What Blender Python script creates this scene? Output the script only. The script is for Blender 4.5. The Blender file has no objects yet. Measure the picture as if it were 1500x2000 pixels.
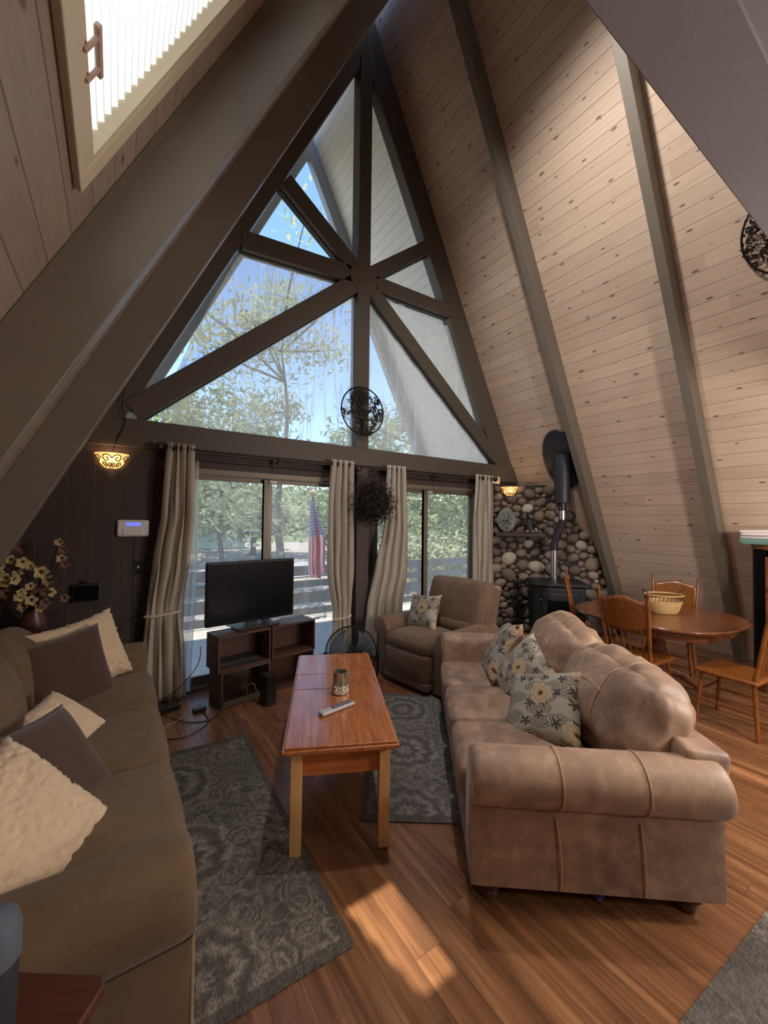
import bpy, bmesh, math, random
from mathutils import Vector, Matrix, noise
random.seed(7)
S = bpy.context.scene
COL = S.collection
PI = math.pi
rad = math.radians

# ---------------------------------------------------------------- helpers
class B:
    """collects shapes into one mesh"""
    def __init__(s): s.bm = bmesh.new()
    def _add(s, vs, fs, M=None):
        bv = [s.bm.verts.new(M @ Vector(v) if M else v) for v in vs]
        for f in fs:
            try: s.bm.faces.new([bv[i] for i in f])
            except ValueError: pass
        return s
    def box(s, c, d, rz=0, M=None):
        x, y, z = d[0]/2, d[1]/2, d[2]/2
        m = Matrix.Translation(c) @ Matrix.Rotation(rz, 4, 'Z')
        if M: m = M @ m
        vs = [(a*x, b*y, e*z) for a in (-1, 1) for b in (-1, 1) for e in (-1, 1)]
        return s._add(vs, [(0,1,3,2),(4,6,7,5),(0,4,5,1),(2,3,7,6),(0,2,6,4),(1,5,7,3)], m)
    def bb(s, x0, x1, y0, y1, z0, z1):
        return s.box(((x0+x1)/2, (y0+y1)/2, (z0+z1)/2), (abs(x1-x0), abs(y1-y0), abs(z1-z0)))
    def prism(s, poly, d0, d1, plane='XZ'):
        n = len(poly)
        def P(a, b, d): return {'XZ': (a, d, b), 'XY': (a, b, d), 'YZ': (d, a, b)}[plane]
        vs = [P(a, b, d0) for a, b in poly] + [P(a, b, d1) for a, b in poly]
        fs = [tuple(range(n-1, -1, -1)), tuple(range(n, 2*n))] + [(i, (i+1) % n, n+(i+1) % n, n+i) for i in range(n)]
        return s._add(vs, fs)
    def tube(s, pts, r, n=8, closed=False, flat=1.0):
        pts = [Vector(p) for p in pts]; m = len(pts)
        rs = r if isinstance(r, (list, tuple)) else [r]*m
        vs = []; up = None
        for i, p in enumerate(pts):
            a = pts[(i-1) % m] if (closed or i > 0) else p
            b = pts[(i+1) % m] if (closed or i < m-1) else p
            t = (b-a).normalized()
            if up is None:
                up = Vector((0,0,1)) if abs(t.z) < .9 else Vector((1,0,0))
            u = (up - t*up.dot(t))
            if u.length < 1e-5: u = t.orthogonal()
            u.normalize(); up = u; w = t.cross(u)
            for k in range(n):
                q = 2*PI*k/n
                vs.append(p + u*(math.cos(q)*rs[i]*flat) + w*(math.sin(q)*rs[i]))
        fs = []
        for i in range(m if closed else m-1):
            j = (i+1) % m
            for k in range(n):
                l = (k+1) % n
                fs.append((i*n+k, i*n+l, j*n+l, j*n+k))
        if not closed:
            fs.append(tuple(range(n-1, -1, -1))); fs.append(tuple((m-1)*n+k for k in range(n)))
        return s._add(vs, fs)
    def cyl(s, p, q, r0, r1=None, n=20):
        return s.tube([p, q], [r0, r0 if r1 is None else r1], n)
    def lathe(s, prof, c=(0,0,0), n=24, M=None, sx=1, sy=1):
        vs = []
        for r, z in prof:
            for k in range(n):
                a = 2*PI*k/n
                vs.append((c[0]+r*math.cos(a)*sx, c[1]+r*math.sin(a)*sy, c[2]+z))
        fs = []
        for i in range(len(prof)-1):
            for k in range(n):
                l = (k+1) % n
                fs.append((i*n+k, i*n+l, (i+1)*n+l, (i+1)*n+k))
        fs.append(tuple(range(n-1, -1, -1))); fs.append(tuple((len(prof)-1)*n+k for k in range(n)))
        return s._add(vs, fs, M)
    def ball(s, c, r, n=12, m=8, M=None):
        r = r if isinstance(r, (list, tuple)) else (r, r, r)
        prof = []
        vs = []; fs = []
        for i in range(m+1):
            th = PI*i/m
            for k in range(n):
                a = 2*PI*k/n
                vs.append((c[0]+r[0]*math.sin(th)*math.cos(a), c[1]+r[1]*math.sin(th)*math.sin(a), c[2]-r[2]*math.cos(th)))
        for i in range(m):
            for k in range(n):
                l = (k+1) % n
                fs.append((i*n+k, i*n+l, (i+1)*n+l, (i+1)*n+k))
        s._add(vs, fs, M)
        return s
    def grid(s, f, nu, nv, closed_u=False):
        vs = [f(i/nu, j/nv) for j in range(nv+1) for i in range(nu+1)]
        fs = [(j*(nu+1)+i, j*(nu+1)+i+1, (j+1)*(nu+1)+i+1, (j+1)*(nu+1)+i) for j in range(nv) for i in range(nu)]
        return s._add(vs, fs)
    @staticmethod
    def puff_pt(p, c, d, r, bulge=(0,0,0), M=None, wr=0, seed=0, out=0):
        hx, hy, hz = d[0]/2, d[1]/2, d[2]/2
        r = min(r, hx, hy, hz)
        q = Vector((p[0]*hx, p[1]*hy, p[2]*hz))
        inn = Vector((max(-hx+r, min(hx-r, q.x)), max(-hy+r, min(hy-r, q.y)), max(-hz+r, min(hz-r, q.z))))
        o = q-inn
        if o.length > 1e-9: o = o.normalized()*r
        q = inn+o
        u, v, w = p
        q.x += bulge[0]*(u)*(1-v*v)*(1-w*w); q.y += bulge[1]*v*(1-u*u)*(1-w*w); q.z += bulge[2]*w*(1-u*u)*(1-v*v)
        if wr:
            nz = noise.noise((q.x*7+seed, q.y*7, q.z*7)) + .5*noise.noise((q.x*16, q.y*16+seed, q.z*5))
            q += q.normalized()*nz*wr
        if out: q += q.normalized()*out
        q += Vector(c)
        return M @ q if M else q
    def puff(s, c, d, r=.05, bulge=(0,0,0), n=10, M=None, wr=0, seed=0):
        """soft rounded box; bulge pushes each pair of faces outwards in the middle"""
        hx, hy, hz = d[0]/2, d[1]/2, d[2]/2
        r = min(r, hx, hy, hz)
        vs = {}; out = []; fs = []
        def vid(p):
            k = tuple(round(q, 4) for q in p)
            if k not in vs:
                vs[k] = len(out)
                out.append(B.puff_pt(p, c, d, r, bulge, M, wr, seed))
            return vs[k]
        # finer rows near the rounded rims
        g = [-1, -.97, -.9, -.8]+[-.8+1.6*i/n for i in range(1, n)]+[.8, .9, .97, 1]
        for ax in range(3):
            for sg in (-1, 1):
                for i in range(len(g)-1):
                    for j in range(len(g)-1):
                        q = []
                        for a, b in ((i,j),(i+1,j),(i+1,j+1),(i,j+1)):
                            p = [0,0,0]; p[ax] = sg; p[(ax+1)%3] = g[a]; p[(ax+2)%3] = g[b]
                            q.append(vid(p))
                        fs.append(tuple(q if sg > 0 else q[::-1]))
        return s._add(out, fs)
    def pillow(s, w, h, t, M=None, wr=.006, seed=0, n=22, pinch=.10, ruche=0):
        def side(sg):
            def f(a, b):
                u, v = 2*a-1, 2*b-1
                x = u*w/2*(1-pinch*(1-v*v)*abs(u)**2); y = v*h/2*(1-pinch*(1-u*u)*abs(v)**2)
                z = sg*t/2*(max(0, (1-u**4))*max(0, (1-v**4)))**.55*(1-.25*(u*u+v*v)*.5)
                nz = noise.noise((x*6+seed, y*6, sg))+.5*noise.noise((x*15, y*15+seed, sg*2))
                edge = (1-abs(u)**6)*(1-abs(v)**6)
                if ruche:
                    rn = noise.noise((x*17+seed, y*34, 2))+.7*noise.noise((x*36, y*58+seed, 5))
                    z += sg*ruche*(.6-abs(rn))*(.35+.65*edge)
                    x += ruche*.5*noise.noise((y*40, seed, 1))*(1-edge); y += ruche*.5*noise.noise((x*40, seed, 9))*(1-edge)
                z += sg*wr*nz*edge
                return M @ Vector((x, y, z)) if M else Vector((x, y, z))
            return f
        s.grid(side(1), n, n)
        f = side(-1)
        s.grid(lambda a, b: f(1-a, b), n, n)
        bmesh.ops.remove_doubles(s.bm, verts=s.bm.verts, dist=1e-4)
        return s
    def out(s, name, mat, parent=None, smooth=True, bevel=0, loc=None, rot=None, angle=40, sub=0, weld=False):
        if weld: bmesh.ops.remove_doubles(s.bm, verts=s.bm.verts, dist=1e-4)
        bmesh.ops.recalc_face_normals(s.bm, faces=s.bm.faces)
        me = bpy.data.meshes.new(name)
        s.bm.to_mesh(me); s.bm.free()
        o = bpy.data.objects.new(name, me); COL.objects.link(o)
        if isinstance(mat, (list, tuple)):
            for m in mat: me.materials.append(m)
        else: me.materials.append(mat)
        if smooth:
            for p in me.polygons: p.use_smooth = True
            me.set_sharp_from_angle(angle=rad(angle))
        if parent: o.parent = parent
        if loc is not None: o.location = loc
        if rot is not None: o.rotation_euler = rot
        if bevel:
            m = o.modifiers.new('bevel', 'BEVEL'); m.width = bevel; m.segments = 2; m.limit_method = 'ANGLE'
        if sub:
            m = o.modifiers.new('sub', 'SUBSURF'); m.levels = sub; m.render_levels = sub
        return o

def thing(name, label, cat, loc=(0,0,0), rz=0, group=None, rot=None):
    o = bpy.data.objects.new(name, None); COL.objects.link(o)
    o.empty_display_size = .1
    o.location = loc; o.rotation_euler = rot if rot else (0,0,rz)
    return tag(o, label, cat, group)
def tag(o, label, cat, group=None):
    o['label'] = label; o['category'] = cat
    if group: o['group'] = group
    return o
def struct(o): o['kind'] = 'structure'; return o
def stuff(o): o['kind'] = 'stuff'; return o
def sempty(name, loc=(0,0,0)):
    o = bpy.data.objects.new(name, None); COL.objects.link(o); o.location = loc
    return struct(o)
def copy_tree(o, parent=None):
    c = o.copy(); COL.objects.link(c); c.parent = parent
    for ch in list(o.children): copy_tree(ch, c)
    return c

# ---------------------------------------------------------------- node helpers
class NT:
    def __init__(s, name):
        s.m = bpy.data.materials.new(name); s.m.use_nodes = True
        s.t = s.m.node_tree; s.t.nodes.clear()
        s.o = s.t.nodes.new('ShaderNodeOutputMaterial')
    def n(s, ty, **kw):
        x = s.t.nodes.new('ShaderNode'+ty)
        for k, v in kw.items():
            if k.startswith('i_'):
                key = k[2:]; key = int(key) if key.isdigit() else key
                s.set(x.inputs[key], v)
            else: setattr(x, k, v)
        return x
    def set(s, inp, v):
        if hasattr(v, 'bl_idname') and v.bl_idname.startswith('NodeSocket') or isinstance(v, bpy.types.NodeSocket): s.t.links.new(v, inp)
        elif isinstance(v, bpy.types.Node): s.t.links.new(v.outputs[0], inp)
        else: inp.default_value = v
    def math(s, op, a, b=None, c=None, clamp=False):
        x = s.n('Math', operation=op, use_clamp=clamp)
        for i, v in enumerate((a, b, c)):
            if v is not None: s.set(x.inputs[i], v)
        return x.outputs[0]
    def mix(s, f, a, b, mode='MIX'):
        x = s.n('Mix', data_type='RGBA', blend_type=mode)
        s.set(x.inputs[0], f); s.set(x.inputs[6], a); s.set(x.inputs[7], b)
        return x.outputs[2]
    def ramp(s, f, stops, interp='LINEAR'):
        x = s.n('ValToRGB'); s.set(x.inputs[0], f)
        r = x.color_ramp; r.interpolation = interp
        while len(r.elements) < len(stops): r.elements.new(.5)
        for e, (p, c) in zip(r.elements, stops):
            e.position = p; e.color = c if len(c) == 4 else (*c, 1)
        return x.outputs[0]
    def coords(s, kind='Object'): return s.n('TexCoord').outputs[kind]
    def mapv(s, v, scale=(1,1,1), loc=(0,0,0), rot=(0,0,0)):
        x = s.n('Mapping'); s.set(x.inputs[0], v)
        x.inputs['Scale'].default_value = scale; x.inputs['Location'].default_value = loc; x.inputs['Rotation'].default_value = rot
        return x.outputs[0]
    def noise(s, v, scale=5, detail=3, rough=.5, out=0, dist=0):
        x = s.n('TexNoise'); s.set(x.inputs['Vector'], v)
        x.inputs['Scale'].default_value = scale; x.inputs['Detail'].default_value = detail; x.inputs['Roughness'].default_value = rough
        x.inputs['Distortion'].default_value = dist
        return x.outputs[out]
    def voro(s, v, scale=5, feature='F1', out='Distance', rnd=1, dim='3D'):
        x = s.n('TexVoronoi', feature=feature, voronoi_dimensions=dim); s.set(x.inputs['Vector'], v)
        x.inputs['Scale'].default_value = scale; x.inputs['Randomness'].default_value = rnd
        return x.outputs[out]
    def bump(s, h, strength=.3, dist=.01):
        x = s.n('Bump'); s.set(x.inputs['Height'], h); x.inputs['Strength'].default_value = strength; x.inputs['Distance'].default_value = dist
        return x.outputs[0]
    def pbr(s, col, rough=.6, normal=None, metal=0, spec=.5, **kw):
        x = s.n('BsdfPrincipled')
        s.set(x.inputs['Base Color'], (*col, 1) if isinstance(col, tuple) and len(col) == 3 else col)
        s.set(x.inputs['Roughness'], rough); s.set(x.inputs['Metallic'], metal)
        s.set(x.inputs['Specular IOR Level'], spec)
        for k, v in kw.items(): s.set(x.inputs[k.replace('_', ' ')], v)
        if normal is not None: s.set(x.inputs['Normal'], normal)
        s.t.links.new(x.outputs[0], s.o.inputs[0])
        return s.m
    def surf(s, sh): s.t.links.new(sh.outputs[0] if isinstance(sh, bpy.types.Node) else sh, s.o.inputs[0]); return s.m
def sr(r, g, b):
    f = lambda c: (c/255/12.92) if c/255 <= .04045 else ((c/255+.055)/1.055)**2.4
    return (f(r), f(g), f(b))
def c4(c, k=1): return (c[0]*k, c[1]*k, c[2]*k, 1)

def simple(name, col, rough=.6, metal=0, var=.0, scale=8, bump=0, spec=.5, bscale=None, **kw):
    t = NT(name); v = t.coords()
    n = t.noise(v, scale, 4)
    c = t.mix(n, c4(col, 1-var), c4(col, 1+var)) if var else c4(col)
    nm = t.bump(t.noise(v, bscale or scale*6, 3), bump, .004) if bump else None
    return t.pbr(c, rough, nm, metal, spec, **kw)
SUN, SKY, SKL, LMP, RID, EXPO = 4.2, .275, 14, 66, 205, 1.12
# ---------------------------------------------------------------- materials
def mat_boards(name, cols, pitch=.14, off=0.0, seg=2.9, rough=.55, knots=True, var=.18):
    """horizontal tongue and groove boards: local X along the board, local Y across"""
    t = NT(name); v = t.coords(); sp = t.n('SeparateXYZ'); t.set(sp.inputs[0], v)
    x, y = sp.outputs[0], sp.outputs[1]
    q = t.math('DIVIDE', t.math('ADD', y, 50*pitch-off), pitch)
    idx = t.math('FLOOR', q); fr = t.math('FRACT', q)
    edge = t.math('MINIMUM', fr, t.math('SUBTRACT', 1.0, fr))
    wn = t.n('TexWhiteNoise', noise_dimensions='1D'); t.set(wn.inputs['W'], idx)
    px = t.math('ADD', x, t.math('MULTIPLY', wn.outputs[0], 37.0))
    sx = t.math('DIVIDE', px, seg); sid = t.math('FLOOR', sx)
    wn2 = t.n('TexWhiteNoise', noise_dimensions='2D')
    cv = t.n('CombineXYZ'); t.set(cv.inputs[0], idx); t.set(cv.inputs[1], sid); t.set(wn2.inputs['Vector'], cv.outputs[0])
    g = t.n('CombineXYZ'); t.set(g.inputs[0], t.math('MULTIPLY', px, 1.1)); t.set(g.inputs[1], t.math('MULTIPLY', y, 26)); t.set(g.inputs[2], wn2.outputs[0])
    grain = t.noise(g.outputs[0], 1.6, 5, .6, dist=.6)
    g2 = t.n('CombineXYZ'); t.set(g2.inputs[0], t.math('MULTIPLY', px, 1.0)); t.set(g2.inputs[1], t.math('MULTIPLY', y, 5)); t.set(g2.inputs[2], idx)
    broad = t.noise(g2.outputs[0], 1.3, 2)
    c = t.mix(wn2.outputs[0], c4(cols[0]), c4(cols[1]))
    c = t.mix(t.math('MULTIPLY', broad, .55), c, c4(cols[2]))
    c = t.mix(t.math('MULTIPLY', t.math('SUBTRACT', grain, .42, clamp=True), 1.1), c, c4(cols[1], .62))
    if knots:
        k = t.n('CombineXYZ'); t.set(k.inputs[0], t.math('MULTIPLY', px, 2.6)); t.set(k.inputs[1], q)
        d = t.voro(k.outputs[0], 1.0, 'F1', 'Distance', 1, '2D'); cc = t.voro(k.outputs[0], 1.0, 'F1', 'Color', 1, '2D')
        size = t.math('MULTIPLY', t.n('SeparateColor', i_0=cc).outputs[0], .095)
        kn = t.math('SUBTRACT', 1.0, t.math('SMOOTH_MIN', t.math('DIVIDE', d, t.math('ADD', size, .012)), 1.0, .25), clamp=True)
        kn = t.math('MULTIPLY', kn, 2.2, clamp=True)
        c = t.mix(t.math('MULTIPLY', kn, .85), c, c4((.10, .065, .05)))
    gr = t.math('SUBTRACT', 1.0, t.math('DIVIDE', edge, .028), clamp=True)
    c = t.mix(t.math('MULTIPLY', gr, .74), c, c4((.09, .05, .032)))
    h = t.math('SUBTRACT', 1.0, gr)
    return t.pbr(c, rough, t.bump(t.math('ADD', h, t.math('MULTIPLY', grain, .08)), .5, .006), spec=.35)

def mat_floor(name):
    t = NT(name); v = t.coords(); sp = t.n('SeparateXYZ'); t.set(sp.inputs[0], v)
    x, y = sp.outputs[0], sp.outputs[1]
    q = t.math('DIVIDE', t.math('ADD', x, 50.0), .126); idx = t.math('FLOOR', q); fr = t.math('FRACT', q)
    wn = t.n('TexWhiteNoise', noise_dimensions='1D'); t.set(wn.inputs['W'], idx)
    py = t.math('ADD', y, t.math('MULTIPLY', wn.outputs[0], 23.0))
    s = t.math('DIVIDE', py, 1.21); sid = t.math('FLOOR', s); sf = t.math('FRACT', s)
    cv = t.n('CombineXYZ'); t.set(cv.inputs[0], idx); t.set(cv.inputs[1], sid)
    w2 = t.n('TexWhiteNoise', noise_dimensions='2D'); t.set(w2.inputs['Vector'], cv.outputs[0])
    g = t.n('CombineXYZ'); t.set(g.inputs[0], t.math('MULTIPLY', x, 30)); t.set(g.inputs[1], t.math('MULTIPLY', py, 1.1)); t.set(g.inputs[2], t.math('MULTIPLY', w2.outputs[0], 9))
    gr = t.noise(g.outputs[0], 1.5, 5, .6, dist=.9)
    g2 = t.n('CombineXYZ'); t.set(g2.inputs[0], t.math('MULTIPLY', x, 9)); t.set(g2.inputs[1], t.math('MULTIPLY', py, .8)); t.set(g2.inputs[2], t.math('MULTIPLY', w2.outputs[0], 5))
    b = t.noise(g2.outputs[0], 1.4, 3)
    c = t.ramp(b, [(.25, (.12, .048, .02)), (.5, (.28, .118, .048)), (.75, (.46, .22, .095))])
    c = t.mix(t.math('MULTIPLY', w2.outputs[0], .35), c, c4((.14, .055, .026)))
    c = t.mix(t.ramp(gr, [(.35, (0, 0, 0)), (.7, (.75, .75, .75))]), c, c4((.07, .028, .013)))
    e = t.math('MINIMUM', fr, t.math('SUBTRACT', 1.0, fr)); e2 = t.math('MINIMUM', sf, t.math('SUBTRACT', 1.0, sf))
    gl = t.math('MAXIMUM', t.math('SUBTRACT', 1.0, t.math('DIVIDE', e, .02), clamp=True), t.math('SUBTRACT', 1.0, t.math('DIVIDE', e2, .002), clamp=True))
    c = t.mix(t.math('MULTIPLY', gl, .55), c, c4((.03, .014, .008)))
    return t.pbr(c, t.ramp(gr, [(.3, (.22,)*3), (.8, (.34,)*3)]), t.bump(t.math('SUBTRACT', 1.0, gl), .25, .002), spec=.5)

def mat_wood(name, dark, light, scale=1.0, axis=1, rough=.35, spec=.5, coat=0):
    t = NT(name); v = t.coords(); sc = [22*scale]*3; sc[axis] = 1.2*scale
    m = t.mapv(v, tuple(sc))
    n = t.noise(m, 1.6, 5, .6, dist=1.0); sc2 = [6*scale]*3; sc2[axis] = .7*scale
    b = t.noise(t.mapv(v, tuple(sc2)), 1.3, 3)
    c = t.mix(t.ramp(n, [(.3, (0,)*3), (.72, (1,)*3)]), c4(light), c4(dark))
    c = t.mix(t.math('MULTIPLY', b, .5), c, c4(dark))
    return t.pbr(c, rough, t.bump(n, .08, .002), spec=spec, Coat_Weight=coat, Coat_Roughness=.12)

def mat_suede(name, a, b, light, rough=.62, scale=3.2, spec=.35):
    t = NT(name); v = t.coords()
    n1 = t.noise(v, scale, 5, .62, dist=.6); n2 = t.noise(v, scale*4, 4, .6); n3 = t.noise(v, 160, 2)
    c = t.mix(t.ramp(n1, [(.33, (0,)*3), (.68, (1,)*3)]), c4(a), c4(b))
    c = t.mix(t.math('MULTIPLY', t.ramp(n2, [(.45, (0,)*3), (.76, (1,)*3)]), .55), c, c4(light))
    return t.pbr(c, rough, t.bump(t.math('ADD', t.math('MULTIPLY', n3, .35), n2), .18, .006), spec=spec, Sheen_Weight=.12)

def mat_fabric(name, col, var=.12, rough=.9, wscale=260, bump=.25, sheen=.2, scale=6):
    t = NT(name); v = t.coords()
    n = t.noise(v, scale, 4); w = t.noise(v, wscale, 2)
    c = t.mix(n, c4(col, 1-var), c4(col, 1+var)); c = t.mix(t.math('MULTIPLY', w, .3), c, c4(col, .7))
    return t.pbr(c, rough, t.bump(w, bump, .003), spec=.2, Sheen_Weight=sheen)

def mat_rug(name, dark, mid, light, L, W):
    """worn oriental pattern: medallions, scrolls and a border; local X across, Y along"""
    t = NT(name); v = t.coords(); sp = t.n('SeparateXYZ'); t.set(sp.inputs[0], v)
    wob = t.noise(v, 7, 3, out=1)
    vm = t.n('VectorMath', operation='MULTIPLY_ADD'); t.set(vm.inputs[0], wob); vm.inputs[1].default_value = (.10,)*3; t.set(vm.inputs[2], v)
    sq = t.n('SeparateXYZ'); t.set(sq.inputs[0], vm.outputs[0])
    x, y = sq.outputs[0], sq.outputs[1]
    yy = t.math('SUBTRACT', t.math('MULTIPLY', t.math('FRACT', t.math('DIVIDE', t.math('ADD', y, 10.3), .62)), .62), .31)
    r = t.math('SQRT', t.math('ADD', t.math('MULTIPLY', x, x), t.math('MULTIPLY', yy, yy)))
    an = t.math('ARCTAN2', yy, x)
    pet = t.math('MULTIPLY', t.math('SINE', t.math('MULTIPLY', an, 10)), .012)
    rr = t.math('ADD', r, pet)
    ring = t.math('SINE', t.math('MULTIPLY', rr, 62))
    inm = t.math('LESS_THAN', rr, .25)
    vv = t.voro(vm.outputs[0], 9.5, 'DISTANCE_TO_EDGE'); scroll = t.math('SINE', t.math('MULTIPLY', t.voro(vm.outputs[0], 8.0, 'SMOOTH_F1'), 42))
    field = t.math('MAXIMUM', t.math('MULTIPLY', scroll, .8), t.math('SUBTRACT', .5, t.math('MULTIPLY', vv, 9)))
    f = t.n('Mix', data_type='FLOAT'); t.set(f.inputs[0], inm); t.set(f.inputs[2], field); t.set(f.inputs[3], ring)
    pile = t.noise(v, 55, 3, .7); worn = t.noise(v, 3.0, 3)
    k = t.math('ADD', t.math('MULTIPLY', f.outputs[0], .26), .38); k = t.math('MULTIPLY', k, t.math('ADD', worn, .35), clamp=True)
    k = t.math('ADD', k, t.math('MULTIPLY', t.math('SUBTRACT', pile, .5), 1.3), clamp=True)
    c = t.ramp(k, [(.12, dark), (.45, mid), (.85, light)])
    ax = t.math('ABSOLUTE', sp.outputs[0]); ay = t.math('ABSOLUTE', sp.outputs[1])
    bd = t.math('MAXIMUM', t.math('GREATER_THAN', ax, W/2-.035), t.math('GREATER_THAN', ay, L/2-.05))
    c = t.mix(t.math('MULTIPLY', bd, .75), c, c4(dark, .9))
    return t.pbr(c, .97, t.bump(t.math('ADD', pile, t.math('MULTIPLY', k, .4)), .9, .012), spec=.1)

def mat_floral(name, base, back=None):
    """beige weave with tan blossoms, dark paisley leaves and small sprigs; local XY is the pillow face"""
    t = NT(name); v = t.coords()
    wob = t.noise(v, 14, 2, out=1)
    vm = t.n('VectorMath', operation='MULTIPLY_ADD'); t.set(vm.inputs[0], wob); vm.inputs[1].default_value = (.035,)*3; t.set(vm.inputs[2], v)
    p = vm.outputs[0]
    def petals(scale, loc, npet, size, amp, centre=.28):
        m = t.mapv(p, (scale, scale, 0), loc)
        vor = t.n('TexVoronoi', voronoi_dimensions='2D'); t.set(vor.inputs['Vector'], m); vor.inputs['Scale'].default_value = 1; vor.inputs['Randomness'].default_value = .55
        dv = t.n('VectorMath', operation='SUBTRACT'); t.set(dv.inputs[0], m); t.set(dv.inputs[1], vor.outputs['Position'])
        s = t.n('SeparateXYZ'); t.set(s.inputs[0], dv.outputs[0])
        an = t.math('ARCTAN2', s.outputs[1], s.outputs[0])
        d = t.math('ADD', vor.outputs['Distance'], t.math('MULTIPLY', t.math('SINE', t.math('MULTIPLY', an, npet)), amp))
        return t.math('LESS_THAN', d, size), vor.outputs['Distance'], t.n('SeparateColor', i_0=vor.outputs['Color']).outputs[0], s, d
    fl, fd, fr_, _, _ = petals(4.2, (.3, .1, 0), 8, .27, .035)
    fl = t.math('MULTIPLY', fl, t.math('GREATER_THAN', fr_, .35))
    sp_, sd, sr_, _, _ = petals(12, (.7, .35, 0), 5, .24, .13)
    # paisley leaves: stretched cells with outline and vein
    m2 = t.mapv(p, (6.5, 15, 0), (.2, .6, 0), (0, 0, .8))
    v2 = t.n('TexVoronoi', voronoi_dimensions='2D'); t.set(v2.inputs['Vector'], m2); v2.inputs['Scale'].default_value = 1; v2.inputs['Randomness'].default_value = .8
    ld = v2.outputs['Distance']; lr = t.n('SeparateColor', i_0=v2.outputs['Color']).outputs[1]
    leaf = t.math('MULTIPLY', t.math('LESS_THAN', ld, .50), t.math('GREATER_THAN', lr, .15))
    vein = t.math('GREATER_THAN', t.math('SINE', t.math('MULTIPLY', ld, 55)), .35)
    c = t.mix(t.noise(v, 300, 2), c4(base, .82), c4(base, 1.12))
    dk = c4((.060, .043, .036))
    c = t.mix(t.math('MULTIPLY', t.math('MULTIPLY', sp_, t.math('GREATER_THAN', sr_, .5)), .9), c, dk)
    c = t.mix(t.math('MULTIPLY', t.math('MULTIPLY', leaf, vein), .92), c, dk)
    tan = t.mix(t.math('GREATER_THAN', t.math('SINE', t.math('MULTIPLY', fd, 60)), .2), c4((.52, .33, .17)), c4((.50, .41, .29)))
    c = t.mix(t.math('MULTIPLY', fl, .9), c, tan)
    cen = t.math('MULTIPLY', t.math('LESS_THAN', fd, .06), fl)
    c = t.mix(cen, c, c4((.10, .06, .03)))
    return t.pbr(c, .9, t.bump(t.noise(v, 300, 2), .25, .003), spec=.2)

def mat_sheer(name, col, alpha, weave=420, rows=(1, 1), wrinkle=.0):
    """thin open weave cloth: part of the light passes straight, part is scattered"""
    t = NT(name); v = t.coords()
    n = t.noise(t.mapv(v, (weave*rows[0]/20, 4, weave*rows[1]/20)), 1, 3, .7); n2 = t.noise(t.mapv(v, (9, 1, 1.2)), 1.0, 3)
    a = t.math('ADD', alpha, t.math('ADD', t.math('MULTIPLY', t.math('SUBTRACT', n, .5), .28), t.math('MULTIPLY', t.math('SUBTRACT', n2, .5), .35)), clamp=True)
    if wrinkle:
        ln = t.noise(t.mapv(v, (5.5, 1, .35)), 1.0, 2, .5, dist=.3)
        ln = t.math('SUBTRACT', 1.0, t.math('MULTIPLY', t.math('ABSOLUTE', t.math('SUBTRACT', ln, .5)), 38), clamp=True)
        a = t.math('ADD', a, t.math('MULTIPLY', ln, wrinkle), clamp=True)
    d = t.n('BsdfDiffuse', i_0=c4(col)); tl = t.n('BsdfTranslucent', i_0=c4(col)); tr = t.n('BsdfTransparent')
    m1 = t.n('MixShader'); m1.inputs[0].default_value = .55; t.set(m1.inputs[1], d); t.set(m1.inputs[2], tl)
    m2 = t.n('MixShader'); t.set(m2.inputs[0], a); t.set(m2.inputs[1], tr); t.set(m2.inputs[2], m1)
    return t.surf(m2)

def mat_glass(name, tint=(.95, .97, .97), refl=.014):
    t = NT(name)
    tr = t.n('BsdfTransparent', i_0=c4(tint)); g = t.n('BsdfGlossy'); g.inputs['Roughness'].default_value = .35
    m = t.n('MixShader'); m.inputs[0].default_value = refl; t.set(m.inputs[1], tr); t.set(m.inputs[2], g)
    return t.surf(m)

def mat_leaf(name, cols, trans=.45):
    t = NT(name); g = t.n('NewGeometry')
    c = t.ramp(g.outputs['Random Per Island'], [(i/(len(cols)-1), c) for i, c in enumerate(cols)])
    d = t.n('BsdfDiffuse'); t.set(d.inputs[0], c); tl = t.n('BsdfTranslucent'); t.set(tl.inputs[0], c)
    m = t.n('MixShader'); m.inputs[0].default_value = trans; t.set(m.inputs[1], d); t.set(m.inputs[2], tl)
    return t.surf(m)

def mat_stone(name):
    t = NT(name); g = t.n('NewGeometry'); v = t.coords()
    c = t.ramp(g.outputs['Random Per Island'], [(0, sr(94, 84, 78)), (.22, sr(136, 118, 104)), (.42, sr(108, 102, 98)), (.6, sr(152, 132, 114)), (.78, sr(126, 110, 100)), (.9, sr(184, 168, 148)), (1, sr(208, 196, 178))])
    n = t.noise(v, 14, 4, .6)
    c = t.mix(t.math('MULTIPLY', n, .7), c, c4(sr(104, 88, 76)))
    return t.pbr(c, .72, t.bump(n, .35, .01), spec=.3)

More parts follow.
